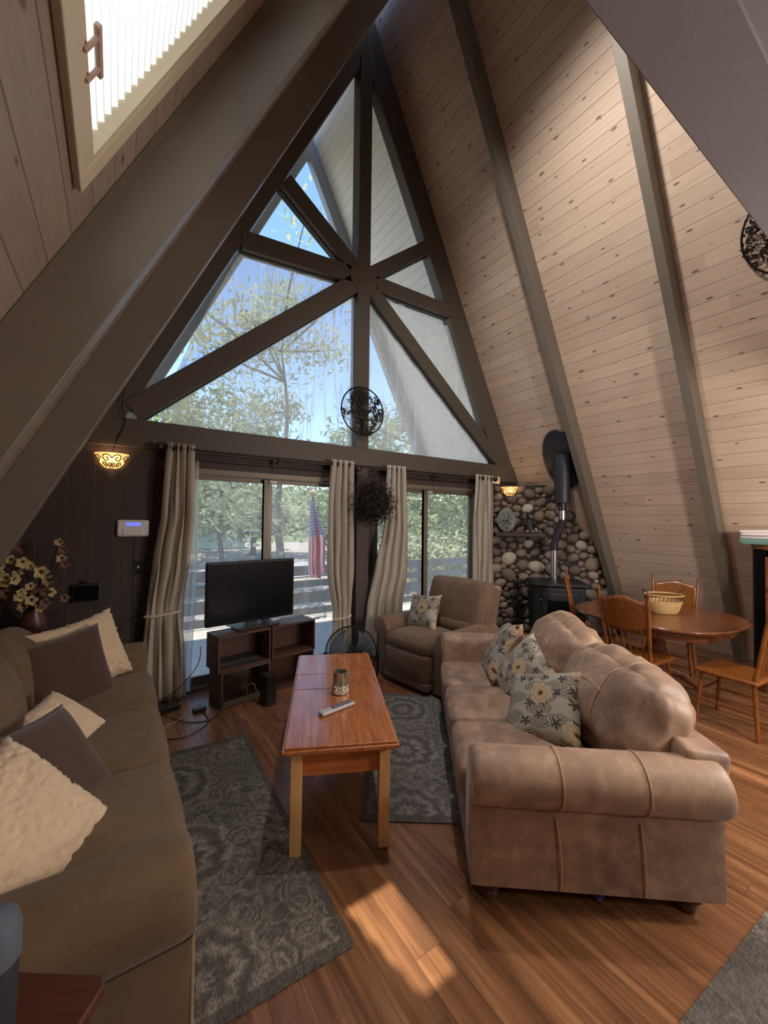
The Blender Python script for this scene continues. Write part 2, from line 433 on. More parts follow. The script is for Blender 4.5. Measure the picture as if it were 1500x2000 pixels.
M = {}
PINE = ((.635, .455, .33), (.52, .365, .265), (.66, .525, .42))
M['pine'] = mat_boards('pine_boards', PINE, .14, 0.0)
M['pine_left'] = mat_boards('shaded_pine_boards', ((.29, .22, .175), (.24, .18, .14), (.33, .255, .205)), .14, 0.03)  # same pine boards, darkened and greyed: the slope's shade is in the colour
M['handle'] = simple('taupe_handle', sr(176, 150, 136), .4)
M['pine_eave'] = mat_boards('painted_eave_boards', ((.82, .79, .70), (.77, .73, .63), (.84, .81, .74)), .14, 0.0, knots=False)
M['paint'] = simple('taupe_paint', sr(82, 72, 62), .5, var=.10, scale=5, bump=.12, bscale=40)
M['paint_rafter_lit'] = simple('taupe_paint_lit', sr(112, 102, 90), .45, var=.10, scale=5, bump=.12, bscale=40)  # the frames' taupe paint lightened, light on the rafters put into the colour
M['paint_dark'] = simple('dark_brown_paint', sr(70, 56, 51), .55, var=.12, scale=5, bump=.12, bscale=40)
M['beam'] = simple('grey_beam_paint', sr(142, 138, 144), .7, var=.06, scale=4, bump=.1, bscale=80)
M['panel'] = mat_boards('dark_wall_planks', (sr(70, 58, 55), sr(62, 51, 49), sr(76, 64, 58)), .19, .05, 9, .6, knots=False)
M['floor'] = mat_floor('laminate_floor')
M['white_trim'] = simple('cream_trim', sr(196, 182, 158), .5, var=.05)
M['alu'] = simple('bronze_frame', sr(120, 108, 94), .45, .25, var=.06)
M['alu_dark'] = simple('dark_frame_edge', sr(48, 46, 44), .4, .3)
M['glass'] = mat_glass('window_glass')
M['sheer'] = mat_sheer('sheer_voile', (.80, .79, .75), .27)
M['sheer_in'] = mat_sheer('gathered_voile', (.86, .85, .82), .72)
M['sheer_up'] = mat_sheer('window_scrim', (.90, .88, .82), .52, wrinkle=.25)
M['curtain'] = mat_fabric('satin_curtain', sr(178, 166, 150), .06, .6, 200, .08, .3, 20)
M['metal_black'] = simple('black_metal', (.018, .017, .017), .45, .6)
M['metal_dark'] = simple('bronze_metal', sr(62, 50, 44), .4, .7)
M['stove'] = simple('cast_iron', sr(30, 31, 33), .5, .2, var=.2, bump=.15)
M['pipe'] = simple('black_stove_pipe', sr(56, 56, 60), .42, .35, var=.15)
M['steel'] = simple('steel_pipe', (.55, .56, .58), .28, 1)
M['stone'] = mat_stone('river_stones')
M['mortar'] = simple('dark_mortar', sr(58, 50, 46), .95, var=.25, scale=20, bump=.5)
M['mantel'] = mat_wood('mantel_wood', sr(38, 24, 24), sr(66, 42, 40), 1, 0, .5)
M['suede'] = mat_suede('tan_suede', sr(164, 131, 108), sr(119, 91, 77), sr(206, 172, 138), .5, 2.8, .45)
M['suede_seam'] = simple('tan_stitching', sr(200, 168, 134), .7)
M['recliner'] = mat_suede('brown_suede', sr(116, 90, 70), sr(98, 74, 58), sr(130, 102, 80), .7, 5)
M['nail'] = simple('nail_heads', sr(70, 52, 40), .35, .8)
M['sofa'] = mat_suede('olive_brown_microfibre', sr(108, 87, 66), sr(97, 77, 58), sr(118, 96, 75), .85, 4, .15)
M['piping'] = simple('piping_cord', sr(150, 128, 98), .8)
M['pil_brown'] = mat_fabric('brown_velour', sr(76, 56, 46), .12, .85, 120, .3, .35)
M['pil_cream'] = mat_fabric('cream_ruched_fabric', sr(214, 188, 158), .10, .9, 45, .6, .3)
M['floral'] = mat_floral('floral_weave', (.40, .365, .305))
M['foot'] = mat_wood('dark_turned_wood', sr(64, 42, 34), sr(112, 78, 62), 2, 2, .3)
M['ct_top'] = mat_wood('mahogany_top', sr(128, 66, 34), sr(202, 128, 76), 1.5, 1, .24, .5, .25)
M['ct_apron'] = mat_wood('mahogany_apron', sr(146, 76, 34), sr(206, 126, 70), .8, 0, .4)
M['ct_leg'] = mat_wood('blond_wood', sr(206, 158, 100), sr(226, 182, 124), .6, 2, .5)
M['crate'] = mat_wood('walnut_crate', sr(58, 36, 26), sr(104, 68, 50), 1, 0, .5)
M['crate_grey'] = mat_wood('weathered_crate', sr(74, 60, 48), sr(116, 96, 76), 1, 0, .7)
M['tv'] = simple('tv_plastic', (.012, .012, .013), .35)
M['screen'] = simple('tv_screen', (.004, .004, .005), .3, spec=.15)
M['black'] = simple('black_plastic', (.015, .015, .016), .45)
M['silver'] = simple('mercury_glass', (.62, .58, .50), .18, .9)
M['grey_plastic'] = simple('grey_plastic', sr(176, 170, 170), .4, var=.03)
M['button'] = simple('dark_buttons', sr(52, 50, 54), .5)
M['white_plastic'] = simple('white_plastic', sr(222, 218, 212), .4)
M['oak'] = mat_wood('golden_oak', sr(100, 52, 18), sr(156, 94, 42), 1.2, 2, .3, .5, .2)
M['oak_dark'] = mat_wood('dark_oak', sr(84, 44, 24), sr(138, 82, 48), 1.1, 1, .22, .5, .3)
M['wicker'] = mat_wood('wicker', sr(168, 128, 74), sr(222, 190, 134), 3, 0, .6)
M['wicker_dark'] = simple('dark_wicker', sr(70, 54, 34), .6)
M['towel_white'] = mat_fabric('white_towel', sr(222, 210, 204), .05, .95, 240, .6)
M['towel_teal'] = mat_fabric('teal_towel', sr(112, 146, 138), .06, .95, 240, .6)
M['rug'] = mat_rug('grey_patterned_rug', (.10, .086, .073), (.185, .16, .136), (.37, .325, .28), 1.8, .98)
M['rug2'] = mat_rug('grey_patterned_rug_lit', (.115, .10, .092), (.21, .185, .172), (.40, .36, .34), 1.64, .62)  # lighter copy of the rug colours, with the light put into the colour
M['cord'] = simple('cord_black', (.02, .018, .017), .5)
M['cord_white'] = simple('cord_white', sr(190, 180, 160), .5)
M['cord_yellow'] = simple('cord_yellow', sr(186, 156, 70), .5)
M['twig'] = simple('dark_twigs', sr(44, 32, 32), .9, var=.3)
M['petal'] = simple('dry_petals', sr(190, 168, 120), .8, var=.2)
M['petal_pink'] = simple('dusty_petals', sr(120, 84, 74), .8, var=.2)
M['petal_core'] = simple('dark_core', sr(52, 26, 20), .8)
M['vase'] = simple('brown_ceramic', sr(92, 56, 48), .35, var=.1)
M['redwood'] = mat_wood('red_brown_wood', sr(64, 28, 16), sr(92, 44, 27), 1, 0, .4)
M['bluegrey'] = simple('blue_grey_coating', sr(84, 92, 104), .6, var=.05)
M['bluedark'] = simple('dark_slate_coating', sr(44, 46, 54), .6)
M['copper'] = simple('copper_brown', sr(150, 92, 58), .35, .4)
M['plate'] = simple('green_grey_glaze', sr(104, 106, 98), .5, var=.12, scale=14)
M['bearfur'] = simple('black_resin', sr(34, 27, 26), .55, var=.3)
M['beartan'] = simple('tan_resin', sr(150, 128, 112), .6)
M['purple'] = simple('purple_toy', sr(100, 82, 170), .5)
M['deck'] = mat_wood('weathered_deck', sr(170, 158, 144), sr(206, 194, 180), 1, 0, .8)
M['rail'] = mat_wood('grey_rail_boards', sr(92, 86, 78), sr(126, 118, 108), 1, 0, .8)
M['rake'] = simple('blue_grey_rake', sr(150, 152, 160), .6)
M['bark'] = simple('bark', sr(96, 82, 68), .95, var=.3, bump=.6)
M['leaf'] = mat_leaf('oak_leaves', [(.14, .19, .06), (.26, .30, .10), (.38, .40, .17), (.20, .25, .09)])
M['leaf_pale'] = mat_leaf('sunlit_leaves', [(.30, .34, .15), (.46, .46, .26), (.60, .56, .38), (.36, .40, .20)])
M['leaf_dark'] = mat_leaf('pine_needles', [(.10, .15, .07), (.17, .22, .10), (.25, .30, .15)])
M['shed'] = simple('pale_teal_paint', sr(170, 196, 192), .7)

def mat_emit(name, col, k):
    t = NT(name); e = t.n('Emission', i_0=c4(col)); e.inputs[1].default_value = k; return t.surf(e)
M['lcd'] = mat_emit('blue_display', (.08, .10, .75), 1.1)
def mat_shade_glass(name):
    t = NT(name); tl = t.n('BsdfTranslucent', i_0=(1, .66, .36, 1)); d = t.n('BsdfDiffuse', i_0=(.85, .70, .50, 1))
    e = t.n('Emission', i_0=(1, .55, .20, 1)); e.inputs[1].default_value = .12
    a = t.n('MixShader'); a.inputs[0].default_value = .5; t.set(a.inputs[1], d); t.set(a.inputs[2], tl)
    b = t.n('AddShader'); t.set(b.inputs[0], a); t.set(b.inputs[1], e); return t.surf(b)
M['lampglass'] = mat_shade_glass('amber_lamp_glass')
def mat_pleat():
    t = NT('pleated_shade'); v = t.coords(); sp = t.n('SeparateXYZ'); t.set(sp.inputs[0], v)
    n = t.noise(v, 30, 3)
    c = t.mix(n, (.40, .37, .31, 1), (.48, .45, .39, 1))
    d = t.n('BsdfDiffuse'); t.set(d.inputs[0], c); tl = t.n('BsdfTranslucent'); t.set(tl.inputs[0], c)
    m = t.n('MixShader'); m.inputs[0].default_value = .6; t.set(m.inputs[1], d); t.set(m.inputs[2], tl); return t.surf(m)
M['pleat'] = mat_pleat()
def mat_ground():
    t = NT('dry_ground'); v = t.coords(); n = t.noise(v, .6, 5, .6); n2 = t.noise(v, 6, 4, .7)
    c = t.ramp(n, [(.3, (.20, .165, .135)), (.55, (.33, .28, .235)), (.75, (.47, .41, .35))])
    c = t.mix(t.math('MULTIPLY', n2, .5), c, (.40, .32, .23, 1)); return t.pbr(c, .95)
def mat_hill():
    t = NT('wooded_hillside'); v = t.coords(); n = t.noise(v, 1.4, 5, .7); n2 = t.voro(v, 1.1)
    c = t.ramp(n, [(.3, (.06, .085, .035)), (.5, (.15, .18, .07)), (.7, (.30, .31, .14))])
    return t.pbr(t.mix(t.math('MULTIPLY', n2, .5), c, (.05, .06, .03, 1)), .95)
M['hill'] = mat_hill()
M['ground'] = mat_ground()
M['road'] = simple('asphalt_road', (.30, .30, .31), .9, var=.12, scale=2)
def mat_flag():
    t = NT('striped_flag'); uv = t.n('UVMap').outputs[0]; sp = t.n('SeparateXYZ'); t.set(sp.inputs[0], uv)
    u, v = sp.outputs[0], sp.outputs[1]
    st = t.math('GREATER_THAN', t.math('FRACT', t.math('MULTIPLY', v, 6.5)), .5)
    c = t.mix(st, (.75, .06, .09, 1), (.92, .90, .88, 1))
    can = t.math('MULTIPLY', t.math('LESS_THAN', u, .50), t.math('GREATER_THAN', v, .22))
    cell = t.n('CombineXYZ'); t.set(cell.inputs[0], t.math('MULTIPLY', u, 26)); t.set(cell.inputs[1], t.math('MULTIPLY', v, 17))
    d = t.voro(cell.outputs[0], 1, 'F1', 'Distance', 0, '2D'); star = t.math('LESS_THAN', d, .28)
    c = t.mix(can, c, t.mix(star, (.10, .14, .42, 1), (.9, .9, .9, 1)))
    di = t.n('BsdfDiffuse'); t.set(di.inputs[0], c); tl = t.n('BsdfTranslucent'); t.set(tl.inputs[0], c)
    m = t.n('MixShader'); m.inputs[0].default_value = .4; t.set(m.inputs[1], di); t.set(m.inputs[2], tl); return t.surf(m)
M['flag'] = mat_flag()
# ---------------------------------------------------------------- the A-frame shell
T = 2.02; H = math.hypot(1, T)          # roof pitch
AR, AL = 8.16, 7.946                    # heights where the two board planes meet the centre line
def xR(z, d=0): return (AR - z - d*H)/T
def xL(z, d=0): return -(AL - z - d*H)/T
def mR(y0=0): # local X along ridge (+Y), local Y up the slope, local Z outwards
    return Matrix(((0, -1/H, T/H, AR/T), (1, 0, 0, y0), (0, T/H, 1/H, 0), (0, 0, 0, 1)))
def mL(y0=0):
    return Matrix(((0, 1/H, -T/H, -AL/T), (-1, 0, 0, y0), (0, T/H, 1/H, 0), (0, 0, 0, 1)))
SR_ = AR*H/T; SL_ = AL*H/T
k = H/T                                  # slope length per metre of height
b = B().bb(-8, .12, 0, SR_-.02, 0, .12)
o = struct(b.out('wall_right', M['pine'], smooth=False)); o.matrix_world = mR()
OY0, OY1, OZ0, OZ1 = -3.95, -2.71, 2.76, 4.25    # skylight opening in the left slope
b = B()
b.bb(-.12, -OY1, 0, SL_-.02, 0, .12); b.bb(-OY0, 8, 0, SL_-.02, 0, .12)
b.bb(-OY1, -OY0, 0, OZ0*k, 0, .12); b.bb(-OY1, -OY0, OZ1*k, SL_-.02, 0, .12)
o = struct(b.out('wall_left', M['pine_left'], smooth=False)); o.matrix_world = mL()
struct(B().bb(-4.2, 4.2, -8, .14, -.12, 0).out('floor', M['floor'], smooth=False))
tri = [(-4.1, -.1), (4.2, -.1), (0, 8.3)]
b = B().prism([(z, x) for x, z in tri], -8.12, -8.0, 'XY')
o = struct(b.out('wall_back', M['panel'], smooth=False)); o.matrix_world = Matrix(((0,1,0,0),(0,0,1,0),(1,0,0,0),(0,0,0,1)))

# rafters: deep boards standing off the slopes
ti = [0]
def trim(bm, mat, M4=None, bevel=.004, **kw):
    ti[0] += 1
    o = struct(bm.out('trim_%d' % ti[0], mat, smooth=False, bevel=bevel, **kw))
    if M4: o.matrix_world = M4
    return o
for y0, y1 in ((-2.59, -2.50), (-1.26, -1.17)):
    trim(B().bb(y0, y1, 0, SR_-.25, -.2, .0), M['paint_rafter_lit'], mR())
for y0, y1 in ((-2.43, -2.34), (-1.10, -1.01)):
    trim(B().bb(-y1, -y0, 0, SL_-.25, -.22, .0), M['paint_rafter_lit'], mL())

# loft edge beam and loft floor above and behind the viewer
zb = 2.6
trim(B().bb(xL(2.9)+.02, xR(2.9)-.02, -4.0, -3.84, zb, 2.9), M['beam'])
struct(B().prism([(-.2, 2.88), (xR(2.88)-.02, 2.88), (xR(3.0)-.02, 3.0), (-.2, 3.0)], -8, -4.0).out('ceiling', M['pine_eave'], smooth=False))

# front (gable) wall: plank panels, local (x, y, z) = world (z, x, y)
mW = Matrix(((0,1,0,0),(0,0,1,0),(1,0,0,0),(0,0,0,1)))
D1, D2, DT = (-2.0, -.22), (.2, 1.98), 2.14
b = B()
def wp(poly, y0=0, y1=.12): b.prism([(z, x) for x, z in poly], y0, y1, 'XY')
wp([(xL(0), 0), (D1[0], 0), (D1[0], 2.3), (xL(2.3), 2.3)])
wp([(D1[1], 0), (D2[0], 0), (D2[0], 2.3), (D1[1], 2.3)])
wp([(D2[1], 0), (xR(0), 0), (xR(2.3), 2.3), (D2[1], 2.3)])
wp([(D1[0], DT), (D1[1], DT), (D1[1], 2.3), (D1[0], 2.3)]); wp([(D2[0], DT), (D2[1], DT), (D2[1], 2.3), (D2[0], 2.3)])
o = struct(b.out('wall_front', M['panel'], smooth=False)); o.matrix_world = mW
trim(B().prism([(xL(2.28), 2.28), (xR(2.28), 2.28), (xR(2.53), 2.53), (xL(2.53), 2.53)], -.05, .12), M['paint'])          # cross beam
trim(B().bb(-.085, .085, -.085, .0, 0, 2.28), M['paint_dark'])                                                           # post below
trim(B().bb(-.085, .085, -.05, .12, 2.53, 7.35), M['paint'])                                                             # post above
we = lambda z: (7.39-z)/2.01
trim(B().prism([(we(2.5), 2.5), (xR(2.5), 2.5), (xR(8.0), 8.0), (0, 8.0), (0, 7.3), (we(7.2), 7.2)], -.03, .12), M['paint'])
trim(B().prism([(-we(2.5), 2.5), (xL(2.5), 2.5), (xL(7.9), 7.9), (0, 7.9), (0, 7.3), (-we(7.2), 7.2)], -.03, .12), M['paint'])
# gable window
w1 = sempty('window_1')
hub = Vector((0, 4.62))
for (x, z), w in (((-1.0, 5.36), .19), ((-1.45, 4.52), .20), ((-2.36, 2.60), .20), ((1.08, 5.46), .17), ((1.47, 4.64), .17), ((2.43, 2.62), .17)):
    e = Vector((x, z)); d = (e-hub).normalized(); n = Vector((-d.y, d.x))*w/2
    b = B().prism([tuple(hub+n), tuple(e+n), tuple(e-n), tuple(hub-n)], -.04, .1)
    b.out('mullion', M['paint'], w1, smooth=False, bevel=.004)
    b = B()
    for s in (-1, 1):   # darker glazing beads along both edges
        c0, c1 = hub+n*s*1.0, e+n*s*1.0; q = n.normalized()*.012*s
        b.prism([tuple(c0), tuple(c1), tuple(c1+q), tuple(c0+q)], .02, .09)
    b.out('glazing_bead', M['alu_dark'], w1, smooth=False)
B().prism([(.20*math.cos(PI/8+PI/4*i), 4.62+.20*math.sin(PI/8+PI/4*i)) for i in range(8)], -.045, .1).out('hub_block', M['paint'], w1, smooth=False, bevel=.004)
b = B().prism([(-we(2.53), 2.53), (we(2.53), 2.53), (0, 7.39)], .075, .08)
b.out('glass_pane', M['glass'], w1, smooth=False)

def slider(name, x0, x1, mx, latch, handle=None):
    r = sempty(name)
    f = B(); f.bb(x0, x0+.05, 0, .11, 0, DT); f.bb(x1-.05, x1, 0, .11, 0, DT); f.bb(x0, x1, 0, .11, DT-.06, DT); f.bb(x0, x1, -.01, .11, 0, .03)
    f.out('door_frame', M['alu'], r, smooth=False, bevel=.003)
    for (a, c, y) in ((x0+.05, mx+.05, .07), (mx-.05, x1-.05, .035)):
        p = B(); z0, z1 = .035, DT-.065
        p.bb(a, a+.05, y-.015, y+.015, z0, z1); p.bb(c-.05, c, y-.015, y+.015, z0, z1); p.bb(a+.05, c-.05, y-.015, y+.015, z1-.04, z1); p.bb(a+.05, c-.05, y-.015, y+.015, z0, z0+.08)
        pn = p.out('sliding_panel', M['alu'], r, smooth=False, bevel=.003)
        B().bb(a+.05, c-.05, y-.003, y+.003, z0+.08, z1-.04).out('glass', M['glass'], pn, smooth=False)
        B().bb(mx-.056, mx-.05, .015, .055, z0, z1).out('weather_strip', M['alu_dark'], pn, smooth=False)
    B().bb(mx+.0, mx+.085, -.005, .03, DT-.10, DT-.075).out('latch', M['white_plastic'], r, smooth=False, bevel=.003)
    if handle:
        B().tube([(handle, .02, 1.0), (handle+.03, -.03, 1.03), (handle+.035, -.035, 1.12), (handle+.03, -.03, 1.21), (handle, .02, 1.24)], .011).out('door_handle', M['metal_black'], r)
    return r
slider('door_1', *D1, -1.11, 0)
slider('door_2', *D2, 1.07, 0, .225)

# stone corner wall, diagonal, with its mortar bed
sx0, sy0 = 2.36, 0.0; LW = 1.72; HW = 2.215     # starts at the gable wall and runs 45 degrees towards the right slope
mS = Matrix.Translation((sx0, sy0, 0)) @ Matrix.Rotation(-PI/4, 4, 'Z')    # local X along the wall, local -Y into the room
wz = lambda x: min(HW, AR - T*(sx0 + x*.7071))
b = B().prism([(0, 0), (LW, 0), (LW, max(.05, wz(LW))), ((((AR-HW)/T)-sx0)/.7071, HW), (0, HW)], .02, .1)
o = struct(b.out('wall_fireplace', M['mortar'], smooth=False)); o.matrix_world = mS
rng = random.Random(3)
pts = []
tries = 0
while tries < 26000:
    tries += 1
    u, z = rng.uniform(.02, LW-.02), rng.uniform(.02, HW-.04)
    if z > wz(u)+.03: continue
    r = rng.choice([.060, .07, .075, .085, .095, .11])
    if tries > 5000: r = rng.choice([.045, .055, .06])
    if tries > 16000: r = .036
    e = rng.uniform(.72, .92); 
    ok = True
    for (a, c, q, _, _) in pts:
        du = (a-u); dz = (c-z)/.88
        if du*du+dz*dz < ((q+r)*.93)**2: ok = False; break
    if ok: pts.append((u, z, r, e, rng.uniform(-.6, .6)))
b = B()
for u, z, r, e, a in pts:
    m = Matrix.Translation((u, .015, z)) @ Matrix.Rotation(a, 4, 'Y')
    n0 = len(b.bm.verts)
    b.ball((0,0,0), (r*1.10, r*.62, r*e), 14, 9, M=m)
    b.bm.verts.ensure_lookup_table()
    for i in range(n0, len(b.bm.verts)):
        v = b.bm.verts[i]; q = v.co - Vector((u, .015, z))
        v.co += q*(.16*noise.noise(v.co*9+Vector((u*31, 0, z*17))))
bmesh.ops.remove_doubles(b.bm, verts=b.bm.verts, dist=1e-5)
st = b.out('stone_facing', M['stone'], o, angle=80)
# mantel shelf
o = tag(B().bb(.03, .75, -.20, -.06, 1.44, 1.50).out('mantel_shelf', M['mantel'], smooth=False, bevel=.006), 'dark wooden mantel shelf fixed on the stone corner wall', 'shelf'); o.matrix_world = mS

# skylight with casing and pleated shade (left slope)
sk = sempty('window_2'); sk.matrix_world = mL()
a0, a1, u0, u1 = -OY1, -OY0, OZ0*k, OZ1*k
b = B(); c = .07
b.bb(a0-c, a0, u0-c, u1+c, -.025, .0); b.bb(a1, a1+c, u0-c, u1+c, -.025, .0); b.bb(a0, a1, u0-c, u0, -.025, 0); b.bb(a0, a1, u1, u1+c, -.025, 0)
b.out('casing', M['white_trim'], sk, smooth=False, bevel=.004)
b = B(); b.bb(a0, a0+.015, u0, u1, -.02, .12); b.bb(a1-.015, a1, u0, u1, -.02, .12); b.bb(a0, a1, u0, u0+.015, -.02, .12); b.bb(a0, a1, u1-.015, u1, -.02, .12)
b.out('jamb', M['white_trim'], sk, smooth=False)
B().bb(a0+.015, a1-.015, u0+.015, u1-.015, .10, .105).out('glass', M['glass'], sk, smooth=False)
us = u1
NP = 44
def pl(i, j):
    gap = .42*max(0, min(1, ((u0+(us-u0)*i)/k-3.72)/.12)); x0 = a0+.016+gap
    return (x0+(a1-.016-x0)*j, u0+.02+(us-u0)*i,  .018+.008*(1 if round(i*NP*2) % 2 else -1))
B().grid(lambda a, c_: pl(a, c_), NP*2, 1).out('pleated_shade', M['pleat'], sk, smooth=False)
hb = B(); hb.bb(a0+.265, a0+.40, u0+.040, u0+.056, -.034, -.020); hb.bb(a0+.287, a0+.300, u0-.012, u0+.045, -.033, -.023); hb.bb(a0+.366, a0+.379, u0-.012, u0+.045, -.033, -.023)
hb.out('shade_handle', M['handle'], sk, smooth=False, bevel=.004)
# ---------------------------------------------------------------- seating
def arm_mesh(x0, x1, y0, sg, zc, r, zb, inner, ov):
    """rolled arm: panel below, roll on top, extruded from front (x0) to back (x1)"""
    yc = ov
    prof = [(0.0, zb), (.004, zb+.1), (.0, zc-r*.95)]
    for i in range(17):
        a = rad(-100 - 250*i/16 + 0)
        # from lower outer side round the outside and over the top to the inside
        prof.append((yc + r*math.cos(a), zc + r*math.sin(a)))
    prof = [p for p in prof]
    prof += [(inner, zc-r*.75), (inner, zb)]
    b = B(); n = 15
    def ring(x, s):
        cy = sum(p[0] for p in prof)/len(prof); cz = sum(p[1] for p in prof)/len(prof)
        return [(x, y0+sg*(cy+(p[0]-cy)*s), cz+(p[1]-cz)*s if p[1] > zb+.02 else p[1]) for p in prof]
    xs = [(x0, .90), (x0+.012, .965), (x0+.035, 1)] + [(x0+.035+(x1-x0-.07)*i/n, 1) for i in range(1, n)] + [(x1-.035, 1), (x1-.012, .965), (x1, .90)]
    rings = [ring(x, s) for x, s in xs]; m = len(prof)
    vs = [v for q in rings for v in q]; fs = []
    for i in range(len(rings)-1):
        for j in range(m):
            l = (j+1) % m
            fs.append((i*m+j, i*m+l, (i+1)*m+l, (i+1)*m+j))
    fs.append(tuple(range(m))); fs.append(tuple((len(rings)-1)*m+j for j in range(m-1, -1, -1)))
    b._add(vs, fs)
    return b, prof
def arm_path(x, y0, sg, prof, k0=2, k1=18, out=.002):
    cy = sum(p[0] for p in prof[3:20])/17; cz = sum(p[1] for p in prof[3:20])/17
    pts = []
    for p in prof[k0:k1]:
        d = Vector((p[0]-cy, p[1]-cz)).normalized()*out
        pts.append((x, y0+sg*(p[0]+d.x), p[1]+d.y))
    return pts

# ---- the tan suede sofa on the right
sr_root = thing('sofa', 'tan distressed suede sofa with pale stitching, large rolled arm towards the viewer', 'sofa', (-1.165, -2.991, 0), rad(-38))
L, D = 1.92, 1.03
for y0, sg in ((0, 1), (L, -1)):
    b, prof = arm_mesh(0, D, y0, sg, .545, .118, .10, .20, .045)
    a = b.out('arm', M['suede'], sr_root, angle=60)
    for x in (.36, .70):
        B().tube(arm_path(x, y0, sg, prof, 3, 17, .0025), .003, 5).out('stitching', M['suede_seam'], a)
        B().tube([(x+.015*math.sin(z*9), y0-sg*.003, z) for z in [.105+.03*i for i in range(11)]], .003, 5).out('stitching', M['suede_seam'], a)
B().puff((.50, L/2, .205), (.88, L-.38, .21), .02).out('base', M['suede'], sr_root)
B().puff((.03, L/2, .20), (.06, L-.36, .22), .02).out('front_rail', M['suede'], sr_root)
bf = B().puff((D-.11, L/2, .40), (.20, L-.06, .60), .035, M=Matrix.Translation((D-.1,0,.1)) @ Matrix.Rotation(rad(7),4,'Y') @ Matrix.Translation((-(D-.1),0,-.1)))
bfo = bf.out('back_frame', M['suede'], sr_root)
for i in range(3):
    w = (L-.40)/3
    B().puff((.325, .20+w*(i+.5), .385), (.69, w-.004, .17), .045, (.01, .0, .02), wr=.003, seed=i*3).out('seat_cushion', M['suede'], sr_root)
for i, (cy, w, seed, dz) in enumerate(((.58, .86, 5, -.005), (1.37, .80, 9, .0))):
    m = Matrix.Translation((.87, cy, .665+dz)) @ Matrix.Rotation(rad(27), 4, 'Y') @ Matrix.Rotation(rad(-3 if i == 0 else 3), 4, 'X')
    c = B().puff((0, 0, 0), (.30, w, .47), .13, (.06, .02, .045), 14, m, wr=.026, seed=seed).out('back_cushion', M['suede'], sr_root)
    A_ = ((0, 0, 0), (.30, w, .47), .13, (.06, .02, .045), m, .026, seed, .0025)
    for v0, v1 in (((-.42, -.30), (.40, .52)) if i == 0 else ((.05, .12), (.55, .5))):
        ring = [(-1, -.9+.1*q) for q in range(19)]+[(-1+.1*q, 1) for q in range(20)]
        B().tube([B.puff_pt((a_, v0+(v1-v0)*j/38, e_), *A_) for j, (a_, e_) in enumerate(ring)], .0032, 5).out('stitching', M['suede_seam'], c)
    B().tube([B.puff_pt((-1, -.42+.85*j/16, .12+.05*math.sin(j*.35)), *A_) for j in range(17)], .0032, 5).out('stitching', M['suede_seam'], c)
    for yy in ():
        pts = []
        for q in range(15):
            a = rad(-95+190*q/14)
            pts.append(m @ Vector((-.0+.215*math.cos(a)*-1 if False else -.205*math.cos(a)-.0, yy+.03*math.sin(q*.5), .262*math.sin(a))))
        B().tube(pts, .0032, 5).out('stitching', M['suede_seam'], c)
for x, y in ((.09, .10), (.93, .10), (.09, L-.10), (.93, L-.10)):
    B().lathe([(.045, .105), (.055, .095), (.05, .085), (.062, .07), (.064, .055), (.05, .035), (.044, .028), (.048, .018), (.046, .004), (.03, .0)], (x, y, 0)).out('foot', M['foot'], sr_root)

# ---- the olive brown sofa on the left (faces right)
sl = thing('sofa', 'dark olive brown microfibre sofa along the left wall, heaped with cushions', 'sofa', (-2.245, -.45, .008), PI)
L2, D2_ = 2.47, .92
for y0, sg in ((0, 1), (L2, -1)):
    b, prof = arm_mesh(.0, D2_, y0, sg, .53, .135, .03, .24, .07)
    a = b.out('arm', M['sofa'], sl, angle=60)
    B().tube([(.0, y0+sg*.01, z) for z in (.03, .15, .3, .40)], .006, 6).out('piping', M['piping'], a)
B().puff((.47, L2/2, .18), (.84, L2-.42, .30), .02).out('base', M['sofa'], sl)
B().puff((D2_-.09, L2/2, .44), (.18, L2-.10, .80), .06).out('back_frame', M['sofa'], sl)
for i in range(3):
    w = (L2-.46)/3
    B().puff((.31, .23+w*(i+.5), .40), (.68, w-.004, .19), .05, (.012, 0, .025), wr=.003, seed=i*5+2).out('seat_cushion', M['sofa'], sl)
    m = Matrix.Translation((.735, .23+w*(i+.5), .70)) @ Matrix.Rotation(rad(13), 4, 'Y')
    B().puff((0,0,0), (.24, w-.01, .46), .10, (.05, 0, .03), 10, m, wr=.008, seed=i*7).out('back_cushion', M['sofa'], sl)
for x, y in ((.08, .12), (.82, .12), (.08, L2-.12), (.82, L2-.12)):
    B().lathe([(.03, .05), (.035, .02), (.03, 0)], (x, y, 0)).out('foot', M['foot'], sl)

# ---- recliner
rc = thing('recliner', 'brown suede rolled arm recliner between the patio door and the stove', 'recliner', (.05, -1.50, 0), rad(7.7))
L3, D3 = 1.0, .86
for y0, sg in ((0, 1), (L3, -1)):
    b, prof = arm_mesh(.02, D3-.05, y0, sg, .51, .105, .04, .19, .06)
    a = b.out('arm', M['recliner'], rc, angle=60)
    nb = B()
    for i in range(15): nb.ball((.016, y0+sg*.035, .07+.024*i), .006, 6, 4); nb.ball((.016, y0+sg*.16, .07+.024*i), .006, 6, 4)
    for i in range(13):
        q = rad(-100-250*i/12); nb.ball((.024, y0+sg*(.06+.085*math.cos(q)), .51+.085*math.sin(q)), .006, 6, 4)
    stuff(nb.out('nailhead_trim', M['nail'], a))
B().puff((.43, L3/2, .20), (.76, L3-.36, .28), .03).out('base', M['recliner'], rc)
B().puff((.02, L3/2, .24), (.13, L3-.39, .30), .05, (.03, 0, 0), wr=.002).out('footrest', M['recliner'], rc)
B().puff((.0, L3/2, .085), (.10, L3-.39, .09), .03).out('footrest_flap', M['recliner'], rc)
B().puff((.26, L3/2, .42), (.60, L3-.385, .17), .07, (.01, 0, .025), wr=.002).out('seat_cushion', M['recliner'], rc)
